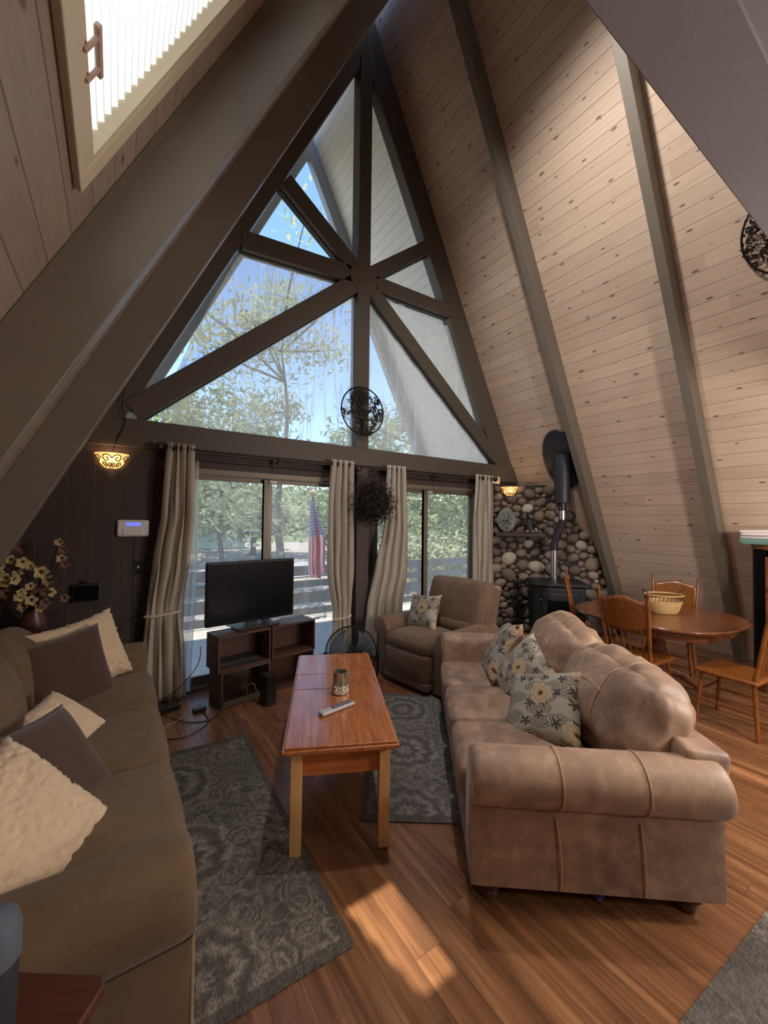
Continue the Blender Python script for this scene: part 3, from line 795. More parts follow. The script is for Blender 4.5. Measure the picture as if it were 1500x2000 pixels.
m = Matrix.Translation((.72, L3/2-.07, .71)) @ Matrix.Rotation(rad(16), 4, 'Y')
bk = B().puff((0, 0, 0), (.22, L3-.20, .62), .08, (.05, 0, .015), 10, m, wr=.006, seed=3).out('backrest', M['recliner'], rc)
B().puff((.0, 0, -.19), (.25, L3-.30, .2), .08, (.04, 0, .0), 8, m, wr=.003).out('lumbar_cushion', M['recliner'], rc)
for s in (-1, 1): B().puff((.05, s*(L3/2-.115), 0), (.20, .06, .60), .03, (0,0,0), 6, m).out('back_wing', M['recliner'], rc)

# ---- loose pillows
def pil(name, label, mat, loc, tilt, head, roll, size, seed, group=None, back=None, wr=.006, ruche=0):
    """face normal starts along +Z; tilt leans it up, head turns it"""
    m = Matrix.Rotation(rad(head), 4, 'Z') @ Matrix.Rotation(rad(tilt), 4, 'X') @ Matrix.Rotation(rad(roll), 4, 'Z')
    b = B().pillow(size[0], size[1], size[2], None, wr, seed, 56 if ruche else 22, .10, ruche)
    o = tag(b.out(name, mat if not back else [mat, back], smooth=True, angle=180), label, 'pillow', group)
    if back:
        for p in o.data.polygons:
            if p.index >= len(o.data.polygons)//2: p.material_index = 1
    m.translation = loc; o.matrix_world = m
    return o
def sw(x, y, z):   # point in the right sofa's frame
    return sr_root.matrix_basis @ Vector((x, y, z))
G = 'floral throw pillows'
hd = -38-90
pil('throw_pillow', 'floral beige throw pillow at the far end of the tan sofa', M['floral'], sw(.44, 1.50, .63), 62, hd-8, 14, (.52, .50, .17), 3, G, M['suede'])
pil('throw_pillow', 'floral beige throw pillow in the middle of the row on the tan sofa', M['floral'], sw(.50, 1.12, .595), 56, hd+18, -24, (.47, .46, .16), 11, G, M['suede'])
pil('throw_pillow', 'floral beige throw pillow with suede back, nearest the big arm of the tan sofa', M['floral'], sw(.50, .64, .58), 48, hd+30, 24, (.48, .45, .18), 23, G, M['suede'])
pil('throw_pillow', 'floral beige throw pillow sitting upright in the recliner', M['floral'], (.36, -.80, .66), 68, -90+8, 6, (.42, .40, .15), 31, G, M['recliner'])
pil('throw_pillow', 'cream ruched pillow at the far end of the left sofa, propped behind a brown one', M['pil_cream'], (-2.62, -.80, .715), 68, 40, 6, (.58, .50, .16), 41, ruche=.024)
pil('throw_pillow', 'square brown velour pillow leaning on the far cream pillow of the left sofa', M['pil_brown'], (-2.70, -1.06, .69), 70, 36, 4, (.54, .48, .17), 43)
pil('throw_pillow', 'small cream pillow lying between two dark brown ones on the left sofa', M['pil_cream'], (-2.69, -1.62, .575), 36, 60, 6, (.44, .36, .14), 47, ruche=.012)
pil('throw_pillow', 'dark brown velour pillow tipped over in the middle of the left sofa', M['pil_brown'], (-2.69, -2.12, .60), 50, 58, -6, (.54, .50, .18), 53)
pil('throw_pillow', 'large pale ruched pillow against the near arm of the left sofa', M['pil_cream'], (-2.74, -2.47, .615), 44, 56, 10, (.54, .50, .20), 59, ruche=.032)

# ---------------------------------------------------------------- rugs
def rug(label, mat, c, W_, L_, rz):
    o = tag(B().bb(-W_/2, W_/2, -L_/2, L_/2, 0, .008).out('area_rug', mat, smooth=False), label, 'rug')
    o.location = (c[0], c[1], 0.0); o.rotation_euler = (0, 0, rz)
a = rad(-2); v = Vector((math.cos(a), math.sin(a))); u = Vector((-math.sin(a), math.cos(a)))
c = Vector((-1.658, -2.855)) - v*.49 + u*.90
rug('grey patterned rug beside the left sofa, under the coffee table leg', M['rug'], c, .98, 1.80, a)
a = rad(-35); v = Vector((math.cos(a), math.sin(a))); u = Vector((-math.sin(a), math.cos(a)))
c = Vector((-1.312, -2.305)) + v*.31 + u*.82
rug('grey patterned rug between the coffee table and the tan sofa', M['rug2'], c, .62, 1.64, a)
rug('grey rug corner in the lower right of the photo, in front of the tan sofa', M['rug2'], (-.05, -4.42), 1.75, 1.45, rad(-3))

# ---------------------------------------------------------------- coffee table and what stands on it
ct = thing('coffee_table', 'mahogany topped coffee table with blond square legs', 'table', (-1.782, -2.352, .008), rad(-25))
W_, L_ = .577, 1.385; zt = .542
ys = [0, .69, .95, L_]
for i in range(3):
    b = B(); y0, y1 = ys[i]+(.0012 if i else 0), ys[i+1]-(.0012 if i < 2 else 0)
    b.bb(.012, W_-.012, max(y0, .012), min(y1, L_-.012), zt-.012, zt); b.bb(0, W_, y0, y1, zt-.034, zt-.012)
    b.out('top_leaf', M['ct_top'], ct, smooth=False, bevel=.005)
b = B(); b.bb(.055, W_-.055, .06, .08, .375, zt-.034); b.out('apron', M['ct_apron'], ct, smooth=False)
b = B(); b.bb(.055, W_-.055, L_-.08, L_-.06, .375, zt-.034); b.out('apron', M['ct_apron'], ct, smooth=False)
for x in (.06, W_-.08):
    B().bb(x, x+.02, .08, L_-.08, .375, zt-.034).out('apron', M['ct_apron'], ct, smooth=False)
for x in (.042, W_-.042-.055):
    for y in (.04, L_-.095):
        B().bb(x, x+.055, y, y+.055, 0, zt-.034).out('leg', M['ct_leg'], ct, smooth=False, bevel=.003)
mg = thing('mug', 'silver glass mug with a handle standing on the coffee table', 'mug', (-1.246, -1.925, .551), 0)
B().lathe([(.0, .0), (.046, .0), (.050, .008), (.049, .05), (.0455, .058), (.0445, .12), (.045, .135), (.041, .135), (.040, .06), (.0, .055)], n=32).out('body', M['silver'], mg)
gb = B()
for r_ in range(4):
    for i in range(22):
        q = 2*PI*(i+.5*(r_ % 2))/22; gb.ball((.0495*math.cos(q), .0495*math.sin(q), .009+.0125*r_), .0065, 6, 4)
stuff(gb.out('hobnail_band', M['silver'], mg))
hd_ = Vector((.83, -.55))
B().tube([(hd_.x*.044, hd_.y*.044, .118), (hd_.x*.075, hd_.y*.075, .112), (hd_.x*.082, hd_.y*.082, .085), (hd_.x*.072, hd_.y*.072, .05), (hd_.x*.048, hd_.y*.048, .035)], .006).out('handle', M['silver'], mg)
rm = thing('remote_control', 'grey remote control lying on the coffee table', 'remote control', (-1.370, -2.126, .551), rad(9.5))
B().puff((0, 0, .012), (.235, .052, .022), .010).out('case', M['grey_plastic'], rm)
for i in range(7):
    for j in range(3):
        B().box((-.03+.021*i, -.014+.014*j, .0235), (.012, .008, .004)).out('button', M['button'], rm, smooth=False)

# ---------------------------------------------------------------- television corner
ang = rad(11.5)
def crate(label, x, z, mat, w=.50, h=.31, d=.255, y=0, backgap=.028, grp='crates of the television stand'):
    ca, sa = math.cos(ang), math.sin(ang)
    t = thing('wooden_crate', label, 'crate', (-1.705+x*ca-y*sa, -.560+x*sa+y*ca, z), ang, grp)
    e = .018
    B().bb(0, w, 0, d, h-e, h).out('top_board', mat, t, smooth=False, bevel=.002)
    B().bb(0, w, 0, d, 0, e).out('bottom_board', mat, t, smooth=False, bevel=.002)
    B().bb(0, e, 0, d, e, h-e).out('side_board', mat, t, smooth=False, bevel=.002)
    B().bb(w-e, w, 0, d, e, h-e).out('side_board', mat, t, smooth=False, bevel=.002)
    B().bb(e, w-e, d-.012, d, e, h-e-backgap).out('back_board', mat, t, smooth=False)
    return t
crate('weathered wooden crate, lower left one of the television stand, cords inside', .03, 0, M['crate_grey'], w=.47, h=.318)
crate('walnut crate holding the set-top box, upper left one of the television stand', .0, .32, M['crate'])
crate('walnut crate, lower right one of the television stand', .515, 0, M['crate'], w=.49, h=.318, y=.02)
crate('walnut crate with closed back, upper right one of the television stand', .515, .32, M['crate'], backgap=.0, w=.49, y=.0)
sb = tag(B().bb(-.19, .19, -.09, .09, 0, .045).out('set_top_box', M['black'], smooth=False, bevel=.003), 'black set-top box inside the upper left crate', 'set-top box'); sb.location = (-1.52, -.40, .339); sb.rotation_euler = (0,0,ang)
sp_ = tag(B().bb(-.05, .05, -.06, .06, 0, .27).out('speaker', M['black'], smooth=False, bevel=.006), 'narrow black speaker standing on the floor before the television stand', 'speaker'); sp_.location = (-1.29, -.63, 0); sp_.rotation_euler = (0,0,ang)
tv = thing('television', 'black flat screen television on the crate stand', 'television', (-1.357, -.315, .632), rad(8.2))
B().puff((0, 0, .34), (.87, .05, .58), .018).out('bezel', M['tv'], tv)
B().bb(-.41, .41, -.0275, -.0245, .08, .61).out('screen', M['screen'], tv, smooth=False)
B().bb(-.05, .05, -.02, .05, .01, .12).out('neck', M['tv'], tv, smooth=False)
B().puff((0.03, -.0, .009), (.42, .21, .018), .008).out('stand_base', M['tv'], tv)

# floor fan
fd = Vector((-.49, -.87, .12)).normalized()
fan = thing('floor_fan', 'dark round floor fan by the post, behind the coffee table', 'fan', (-.46, -.66, 0))
fc = Vector((0, 0, .325)); fx = Vector((0,0,1)).cross(fd).normalized(); fy = fd.cross(fx)
mf = Matrix(((fx.x, fy.x, fd.x, fc.x), (fx.y, fy.y, fd.y, fc.y), (fx.z, fy.z, fd.z, fc.z), (0,0,0,1)))
R_ = .255
def circ(r, z, n=40): return [mf @ Vector((r*math.cos(2*PI*i/n), r*math.sin(2*PI*i/n), z)) for i in range(n)]
for zs, nm in ((.055, 'front_grille'), (-.07, 'rear_grille')):
    g = B()
    for r_ in (.05, .09, .13, .17, .21, .24): g.tube(circ(r_, zs*(1-.35*(r_/R_)**2)), .0016, 5, True)
    for i in range(36):
        q = 2*PI*i/36
        g.tube([mf @ Vector((r_*math.cos(q+.6*r_), r_*math.sin(q+.6*r_), zs*(1-.35*(r_/R_)**2) if r_ < R_ else 0)) for r_ in (.03, .12, .2, R_)], .0014, 4)
    g.out(nm, M['metal_black'], fan)
B().tube(circ(R_, 0), .007, 8, True).out('rim', M['metal_black'], fan)
B().lathe([(.0, -.14), (.05, -.14), (.06, -.10), (.055, -.03), (.035, .0), (.03, .03), (0, .035)], M=mf).out('motor', M['black'], fan)
for kx in range(3):
    q0 = 2*PI*kx/3+.5
    B().grid(lambda a, c: mf @ Vector(((.03+.195*a)*math.cos(q0+(c-.5)*(1.25*a+.35)), (.03+.195*a)*math.sin(q0+(c-.5)*(1.25*a+.35)), .035*(c-.5)*(1)-.005)), 8, 6).out('blade', M['bluegrey'], fan)
b = B()
for s in (-1, 1):
    p = fx*s*(R_+.012); b.tube([fc+p, Vector((p.x, p.y, .12)), Vector((p.x*.9, p.y*.9, .015)), Vector((p.x*.9, p.y*.9, .012))+Vector((fd.x, fd.y, 0))*.16], .011)
    b.tube([Vector((p.x*.9, p.y*.9, .012)), Vector((p.x*.9, p.y*.9, .012))-Vector((fd.x, fd.y, 0))*.14], .011)
b.tube([Vector((fx.x*s_*.24, fx.y*s_*.24, .012)) for s_ in (-1, 1)], .011)
b.out('stand', M['metal_black'], fan)
ko = tag(B().lathe([(.0, 0), (.05, 0), (.075, .03), (.08, .06), (.06, .095), (.03, .11), (.012, .118), (0, .12)]).out('round_pot', M['copper']), 'small orange brown round pot between television stand and fan', 'pot'); ko.location = (-.63, -.28, 0)

# cords on the floor by the curtain
def cord(label, pts, mat, r=.004, cat='cord'):
    def sm(ps, n=6):
        out = []; ps = [Vector(p) for p in ps]
        for i in range(len(ps)-1):
            a, b_, c_, d = ps[max(i-1,0)], ps[i], ps[i+1], ps[min(i+2, len(ps)-1)]
            for k_ in range(n):
                t = k_/n
                out.append(.5*((2*b_)+(c_-a)*t+(2*a-5*b_+4*c_-d)*t*t+(3*b_-a-3*c_+d)*t**3))
        return out+[ps[-1]]
    return tag(B().tube(sm(pts), r, 6).out('cable', mat), label, cat)
cord('black cord strung from the television stand down to the power strip', [(-1.80, -.30, .50), (-1.84, -.40, .38), (-1.98, -.42, .22), (-2.10, -.30, .09), (-2.12, -.36, .025)], M['cord'])
cord('black cord looping over the floor before the left curtain', [(-2.10, -.42, .02), (-1.95, -.62, .006), (-1.78, -.68, .006), (-1.69, -.60, .03), (-1.66, -.57, .10), (-1.60, -.52, .12)], M['cord'])
cord('black cord lying in a wide curve nearest the grey rug', [(-2.18, -.78, .006), (-2.0, -.86, .006), (-1.82, -.74, .006), (-1.80, -.55, .006), (-1.86, -.44, .006)], M['cord'])
cord('pale cord lying straight on the floor beside the left sofa', [(-2.20, -.62, .006), (-2.08, -.60, .006), (-1.98, -.53, .006), (-1.92, -.47, .006)], M['cord_white'])
cord('yellow cord hanging out of the lower left crate', [(-1.42, -.42, .03), (-1.42, -.45, .13), (-1.38, -.50, .15), (-1.36, -.535, .06), (-1.37, -.555, .02), (-1.35, -.56, .018)], M['cord_yellow'])
o = tag(B().bb(-.14, .14, -.035, .035, 0, .045).out('power_strip', M['black'], smooth=False, bevel=.006), 'black power strip on the floor below the left curtain', 'power strip'); o.location = (-2.10, -.33, 0); o.rotation_euler = (0, 0, .25)
o = tag(B().bb(-.05, .05, -.03, .03, 0, .03).out('adapter', M['black'], smooth=False, bevel=.005), 'black power adapter on the floor by the door sill', 'adapter'); o.location = (-1.83, -.46, 0); o.rotation_euler = (0, 0, .2)
# ---------------------------------------------------------------- curtains, rods
def rod(label, x0, x1, fin):
    r = thing('curtain_rod', label, 'curtain rod', (0, -.15, 2.292))
    B().cyl((x0, 0, 0), (x1, 0, 0), .0115).out('front_rod', M['metal_dark'], r)
    B().cyl((x0+.06, .075, -.085), (x1-.06, .075, -.085), .007).out('rear_rod', M['metal_dark'], r)
    for x in fin: B().lathe([(.0, -.05), (.016, -.05), (.018, -.03), (.012, -.02), (.03, .0), (.038, .02), (.03, .045), (.0, .055)], M=Matrix.Translation((x, 0, 0)) @ Matrix.Rotation(PI/2 if x > (x0+x1)/2 else -PI/2, 4, 'Y')).out('finial', M['metal_dark'], r)
    for x in (x0+.07, (x0+x1)/2, x1-.05):
        b = B(); b.tube([(x, .10, -.05), (x, .02, -.05), (x, .0, -.012)], .007); b.bb(x-.012, x+.012, .095, .102, -.09, .0)
        b.out('bracket', M['metal_dark'], r)
rod('bronze curtain rod over the left patio door', -2.12, -.02, (-2.13,))
rod('bronze curtain rod over the right patio door', .02, 2.22, (2.23,))

def curtain(label, prof, folds, y0=-.15, amp=.035, seed=0, tie=None):
    """prof: (z, xl, xr) from the top down"""
    def at(z):
        for i in range(len(prof)-1):
            a, b_ = prof[i], prof[i+1]
            if a[0] >= z >= b_[0]:
                t = (a[0]-z)/(a[0]-b_[0]); t = t*t*(3-2*t)*.6+t*.4
                return a[1]+(b_[1]-a[1])*t, a[2]+(b_[2]-a[2])*t
        return prof[-1][1:]
    zt, zb_ = prof[0][0], prof[-1][0]
    t = thing('curtain', label, 'curtain', (0, 0, 0), group=None)
    def f(u, v):
        z = zt+(zb_-zt)*v; xl, xr = at(z)
        w = xr-xl
        tt = u+.02*math.sin(z*3+u*9+seed)
        x = xl+w*u+.012*math.sin(2*PI*folds*u*2+seed)
        pinch = 1.0
        if tie: pinch = 1-.65*math.exp(-((z-tie)/.10)**2)
        y = y0+amp*pinch*math.sin(2*PI*folds*tt+seed)+.012*noise.noise((u*6, z*3, seed))
        return (x, min(y, -.092), z)
    c = B().grid(f, 16*folds, 60).out('panel', M['curtain'], t, angle=180)
    md = c.modifiers.new('th', 'SOLIDIFY'); md.thickness = .004; md.offset = 0
    for i in range(folds*2):
        u = (i+.5)/(folds*2); x, y, z = f(u, .035)
        B().tube([(x+.001, -.15+.026*math.cos(q*PI/6), 2.292+.026*math.sin(q*PI/6)) for q in range(12)], .005, 6, True).out('grommet', M['metal_dark'], t)
    if tie:
        xl, xr = at(tie); n = 16
        B().tube([((xl+xr)/2+(xr-xl)*.52*math.cos(2*PI*i/n), y0+.045*math.sin(2*PI*i/n), tie+.012*math.cos(2*PI*i/n)) for i in range(n)], .012, 6, True).out('tieback', M['white_trim'], t)
    return t
curtain('pale satin curtain panel at the left end, beside the alarm keypad', [(2.335, -2.10, -1.87), (1.7, -2.13, -1.86), (1.25, -2.19, -1.89), (.80, -2.23, -1.955), (.45, -2.26, -1.92), (.03, -2.27, -1.90)], 4, seed=1, tie=.80)
curtain('pale satin curtain panel left of the post, half behind the wreath', [(2.335, -.46, -.165), (1.9, -.49, -.155), (1.1, -.49, -.15), (.55, -.40, -.19), (.03, -.48, -.16)], 4, seed=2, tie=.55)
curtain('pale satin curtain panel right of the post and wreath', [(2.335, .30, .585), (1.6, .25, .63), (1.1, .14, .62), (.6, .04, .54), (.03, -.02, .50)], 4, seed=3)
curtain('pale satin curtain panel at the right end, against the stone corner', [(2.335, 1.83, 2.16), (1.7, 1.78, 2.19), (1.0, 1.78, 2.19), (.03, 1.80, 2.17)], 4, seed=4)
def sheer(label, x0, x1):
    return tag(B().grid(lambda u, v: (x0+(x1-x0)*u, .150+.012*math.sin(2*PI*9*u+1.2*math.sin(v*3)), 2.16-2.19*v), 120, 20).out('sheer_curtain', M['sheer'], angle=180), label, 'sheer curtain')
sheer('thin white sheer cloth hung behind the left patio door, over the deck view', -2.0, -.20)
sheer('thin white sheer cloth hung behind the right patio door, over the deck view', .2, 2.0)
tag(B().grid(lambda u, v: (-1.97+.155*u+.03*math.sin(v*5)*v, -.075+.012*math.sin(2*PI*3*u), 2.20-2.16*v), 40, 30).out('sheer_curtain', M['sheer_in'], angle=180), 'gathered white sheer curtain strip just right of the left satin curtain', 'sheer curtain')
# scrim over the lower lights of the gable window
def scr(u, v):
    z0 = 2.50
    # left and right borders sag in a curve
    zt = 4.46+.10*(1-abs(2*u-1))
    z = z0+(zt-z0)*v
    tl = (z-2.5)/1.95
    xl = -2.16+.73*max(0, tl)**1.25; xr = 2.36-.88*max(0, tl)**.95
    return (xl+(xr-xl)*u, .055+.006*math.sin(u*70+2*math.sin(v*4)), z+.01*math.sin(u*90)*v)
tag(B().grid(scr, 140, 24).out('scrim_cloth', M['sheer_up'], angle=180), 'pale see-through cloth stretched over the lower part of the gable window', 'cloth')

# wreath
wr = thing('wreath', 'dark twig wreath hanging on the post between the patio doors', 'wreath', (.03, -.27, 1.87))
b = B(); rg = random.Random(5)
for i in range(1700):
    q = rg.uniform(0, 2*PI); rr = abs(.125+rg.gauss(0, .07))
    p = Vector((rr*math.cos(q), rg.gauss(0, .03), rr*math.sin(q)))
    d = Vector((-math.sin(q), 0, math.cos(q)))*rg.choice((-1, 1))+Vector((rg.gauss(0, .5), rg.gauss(0, .5), rg.gauss(0, .5)))
    d += Vector((math.cos(q), 0, math.sin(q)))*rg.uniform(-.2, .6)
    b.tube([p, p+d.normalized()*rg.uniform(.05, .12)], [.004, .0015], 3)
stuff(b.out('twigs', M['twig'], wr))
b = B()
for i in range(1300):
    q = rg.uniform(0, 2*PI); rr = abs(.13+rg.gauss(0, .075))
    m_ = Matrix.Translation((rr*math.cos(q), -.02+rg.gauss(0, .03), rr*math.sin(q))) @ Matrix.Rotation(rg.uniform(0, 6), 4, 'X') @ Matrix.Rotation(rg.uniform(0, 6), 4, 'Y')
    b._add([(-.02, 0, 0), (0, .009, .004), (.022, 0, 0), (0, -.009, .004)], [(0,1,2,3)], m_)
stuff(b.out('leaves', M['twig'], wr))
B().tube([(.11*math.cos(2*PI*i/32), .0, .11*math.sin(2*PI*i/32)) for i in range(32)], .05, 8, True).out('ring', M['twig'], wr)
B().tube([(0, .01, .2), (0, .09, .30), (0, .12, .36)], .004, 6).out('hanging_wire', M['metal_black'], wr)

# iron tree ornaments
def iron_tree(label, mtx, rx, rz_, seed):
    t = thing('iron_tree_ornament', label, 'wall ornament'); t.matrix_world = mtx
    rg = random.Random(seed)
    B().tube([(rx*math.cos(2*PI*i/48), 0, rz_*math.sin(2*PI*i/48)) for i in range(48)], .009, 6, True).out('ring', M['metal_black'], t)
    b = B(); lf = B()
    def branch(p, a, l, r, d):
        pts = [Vector((p[0], 0, p[1]))]; x, z = p; aa = a; cv = rg.uniform(-1.6, 1.6)
        for i in range(7):
            x += l/7*math.cos(aa); z += l/7*math.sin(aa); aa += cv/7
            if (x/rx)**2+(z/rz_)**2 > .98: break
            pts.append(Vector((x, rg.uniform(-.004, .004), z)))
        if len(pts) > 1: b.tube(pts, [r*(1-.6*i/len(pts)) for i in range(len(pts))], 5)
        for i in range(1, len(pts), 2):
            m_ = Matrix.Translation(pts[i]) @ Matrix.Rotation(rg.uniform(0, 6), 4, 'Y')
            lf._add([(0, -.002, 0), (.016, -.004, .009), (.036, -.002, 0), (.016, -.004, -.009)], [(0,1,2,3)], m_)
        if d < 3:
            for s in (-1, 1):
                if len(pts) > 2: branch((pts[-1].x, pts[-1].z), aa+s*rg.uniform(.35, .9), l*.72, r*.62, d+1)
            if len(pts) > 4: branch((pts[3].x, pts[3].z), a+rg.choice((-1, 1))*rg.uniform(.6, 1.1), l*.6, r*.55, d+2)
    b.tube([(-.01, 0, -rz_*.97), (.008, 0, -rz_*.6), (-.004, 0, -rz_*.3)], [.03, .018, .016], 6)
    for a in (.25, .75, 1.2, 1.6, 2.0, 2.45, 2.9): branch((0, -rz_*.32), a, rz_*.50, .010, 0)
    for a in (-.5, .25, 2.9, 3.7): branch((0, -rz_*.9), a, rz_*.34, .008, 2)
    b.out('trunk_and_branches', M['metal_black'], t); stuff(lf.out('leaves', M['metal_black'], t))
    return t
iron_tree('black iron tree ornament hung on the middle post below the window hub', Matrix.Translation((-.02, -.085, 2.965)), .29, .285, 4)
mo = mR(-3.44) @ Matrix.Translation((0, 4.05*k+.02, -.04)) @ Matrix(((1,0,0,0),(0,0,1,0),(0,-1,0,0),(0,0,0,1)))
iron_tree('black iron ring ornament with a tree on the pine boards, right edge of the photo', mo, .36, .36, 9)

# sconces
def sconce(label, mtx, pwr):
    t = thing('wall_sconce', label, 'lamp'); t.matrix_world = mtx
    B().bb(-.045, .045, -.012, 0, -.11, .0).out('back_plate', M['metal_black'], t, smooth=False, bevel=.004)
    def half(r0, off=0):
        return lambda u, v: ((r0(v)+off)*math.cos(PI+PI*u), (r0(v)+off)*math.sin(PI+PI*u)*.8-.012, -.125+.135*v)
    rr = lambda v: .02+.108*v**.5
    B().grid(half(rr), 24, 10).out('glass_bowl', M['lampglass'], t)
    f = B()
    h = half(rr, .005)
    for v in (0, 1): f.tube([h(i/24, v) for i in range(25)], .0035, 5)
    def sp(u0, v0, s, sg):
        return [h(min(1, max(0, u0+sg*s*.13*math.cos(q)*(1-q/9.5))), min(1, max(0, v0+s*.33*math.sin(q)*(1-q/9.5)))) for q in [i*.35 for i in range(25)]]
    for u0, v0, s, sg in ((.38, .62, .85, 1), (.62, .62, .85, -1), (.14, .6, .8, 1), (.86, .6, .8, -1), (.30, .22, .6, -1), (.70, .22, .6, 1), (.45, .18, .55, 1), (.55, .18, .55, -1)):
        f.tube(sp(u0, v0, s, sg), .0045, 5)
    f.out('scroll_ironwork', M['metal_black'], t)
    l = bpy.data.lights.new('bulb', 'POINT'); l.energy = pwr; l.color = (1, .62, .30); l.shadow_soft_size = .03
    lo = bpy.data.objects.new('sconce_bulb', l); COL.objects.link(lo); lo.parent = t; lo.location = (0, -.055, -.03)
sconce('lit wall sconce with scrolled ironwork on the dark plank wall, left', Matrix.Translation((-2.50, -.0, 2.20)), .6)
sconce('small lit wall sconce with scrolled ironwork on the stone corner', mS @ Matrix.Translation((.245, -.055, 2.175)), .5)

# wall gadgets on the dark planks
kp = thing('alarm_keypad', 'white alarm keypad with a blue display on the dark plank wall', 'alarm keypad', (-2.33, 0, 1.56))
B().puff((0, -.018, 0), (.245, .036, .148), .018).out('case', M['white_plastic'], kp)
B().bb(-.055, .055, -.0385, -.035, .022, .050).out('display', M['lcd'], kp, smooth=False)
B().puff((0, -.036, -.03), (.16, .012, .06), .006).out('key_cover', M['white_plastic'], kp)
tag(B().tube([(-2.315, -.006, 1.48), (-2.317, -.006, 1.1), (-2.322, -.006, .35)], .0035, 6).out('alarm_cable', M['paint']), 'thin cable running down the dark wall below the alarm keypad', 'cable')
sw_ = thing('light_switch', 'black light switch plate on the dark wall beside the left curtain', 'light switch', (-2.285, 0, 1.21))
B().bb(-.04, .04, -.008, 0, -.06, .06).out('plate', M['metal_black'], sw_, smooth=False, bevel=.003)
B().bb(-.006, .006, -.018, -.008, -.008, .012).out('toggle', M['white_plastic'], sw_, smooth=False)
fr = thing('wall_tablet', 'small black framed panel mounted low on the dark plank wall, above the cream pillow', 'panel', (-2.655, 0, 1.02))
B().puff((0, -.02, 0), (.20, .035, .15), .008).out('case', M['black'], fr); B().bb(-.085, .085, -.0395, -.037, -.06, .06).out('screen', M['screen'], fr, smooth=False); B().bb(-.03, .01, -.03, 0, .07, .10).out('mount', M['black'], fr, smooth=False)
se = tag(B().bb(-.028, .028, -.03, 0, -.04, .04).out('motion_sensor', M['white_plastic'], smooth=False, bevel=.006), 'small white sensor box where the left slope meets the front wall', 'sensor'); se.location = (-2.66, -.0, 2.325)
pq = tag(B().bb(-.075, .075, -.03, 0, -.055, .055).out('doorbell_chime', M['white_trim'], smooth=False, bevel=.006), 'cream box on the wall right of the last curtain', 'chime'); pq.location = (2.36, -.05, 2.29)
cord('thin cord hanging from the window corner down to the left sconce', [(-2.42, -.06, 2.78), (-2.44, -.07, 2.62), (-2.41, -.07, 2.48), (-2.46, -.06, 2.35), (-2.50, -.03, 2.22)], M['metal_black'], .004)

# dry flowers in a vase on a corner table
ctb = thing('corner_table', 'dark small corner table behind the left sofa, under the dry flowers', 'table', (-2.98, -.24, 0))
B().bb(-.20, .20, -.17, .17, .60, .63).out('top', M['foot'], ctb, smooth=False, bevel=.004)
for x in (-.16, .16):
    for y in (-.13, .13): B().bb(x-.02, x+.02, y-.02, y+.02, 0, .60).out('leg', M['foot'], ctb, smooth=False)
tag(B().lathe([(.0, 0), (.06, 0), (.085, .06), (.10, .15), (.085, .24), (.055, .30), (.06, .33), (.05, .33), (.045, .29), (.0, .2)]).out('vase', M['vase']), 'brown ceramic vase in the dark left corner, holding dry flowers', 'vase').location = (-2.96, -.25, .631)
rg = random.Random(21)
blooms = [(-3.03, -.32, 1.43, .055), (-3.02, -.33, 1.32, .055), (-3.05, -.30, 1.25, .05), (-2.82, -.26, 1.46, .04), (-2.79, -.27, 1.40, .045), (-2.80, -.28, 1.33, .045), (-2.91, -.36, 1.24, .06), (-2.86, -.34, 1.17, .055), (-2.93, -.38, 1.13, .06), (-2.96, -.36, 1.04, .05), (-3.06, -.36, 1.20, .05), (-3.12, -.32, 1.20, .05), (-3.10, -.34, 1.10, .05), (-2.86, -.30, 1.08, .045), (-3.15, -.28, 1.30, .045), (-3.02, -.40, 1.08, .045), (-2.88, -.38, 1.02, .045), (-3.00, -.36, 1.00, .05)]
blooms += [(x+rg.gauss(0, .05), y+rg.gauss(0, .03), z+rg.gauss(0, .05), .042) for x, y, z, r in blooms if z < 1.36]
for i, (x, y, z, r) in enumerate(blooms):
    r *= .82
    fl = thing('dry_flower', 'pale dry flower in the vase in the dark left corner', 'flower', (x, y, z), 0, 'dry flowers in the corner vase')
    look = (Vector((-2.46, -4.2, 1.6))-Vector((x, y, z))).normalized()+Vector((rg.gauss(0, .4), rg.gauss(0, .3), rg.gauss(0, .4)))
    mm = look.to_track_quat('Z', 'Y').to_matrix().to_4x4()
    pm = M['petal'] if i % 4 else M['petal_pink']
    for p in range(5):
        q = 2*PI*p/5+rg.uniform(-.2, .2)
        m_ = mm @ Matrix.Rotation(q, 4, 'Z')
        B().grid(lambda u, v: m_ @ Vector((r*(.15+u*.9), r*.46*(v-.5)*2*math.sin(PI*min(1, .15+u*.85))**.7, .25*r*math.sin(u*2.5)+.08*r*(v-.5)**2*8)), 5, 4).out('petal', pm, fl, angle=180)
    B().ball((0, 0, .01), r*.26, 8, 5).out('flower_core', M['petal_core'], fl)
    a = Vector((-2.96+.034*math.cos(i*2.4)*((i%5)/5+.2)-x, -.25+.034*math.sin(i*2.4)*((i%5)/5+.2)-y, .93-z)); B().tube([Vector((0, 0, -.002)), a*.45+Vector((0, .02, .04)), a], .0028, 5).out('stem', M['twig'], fl)

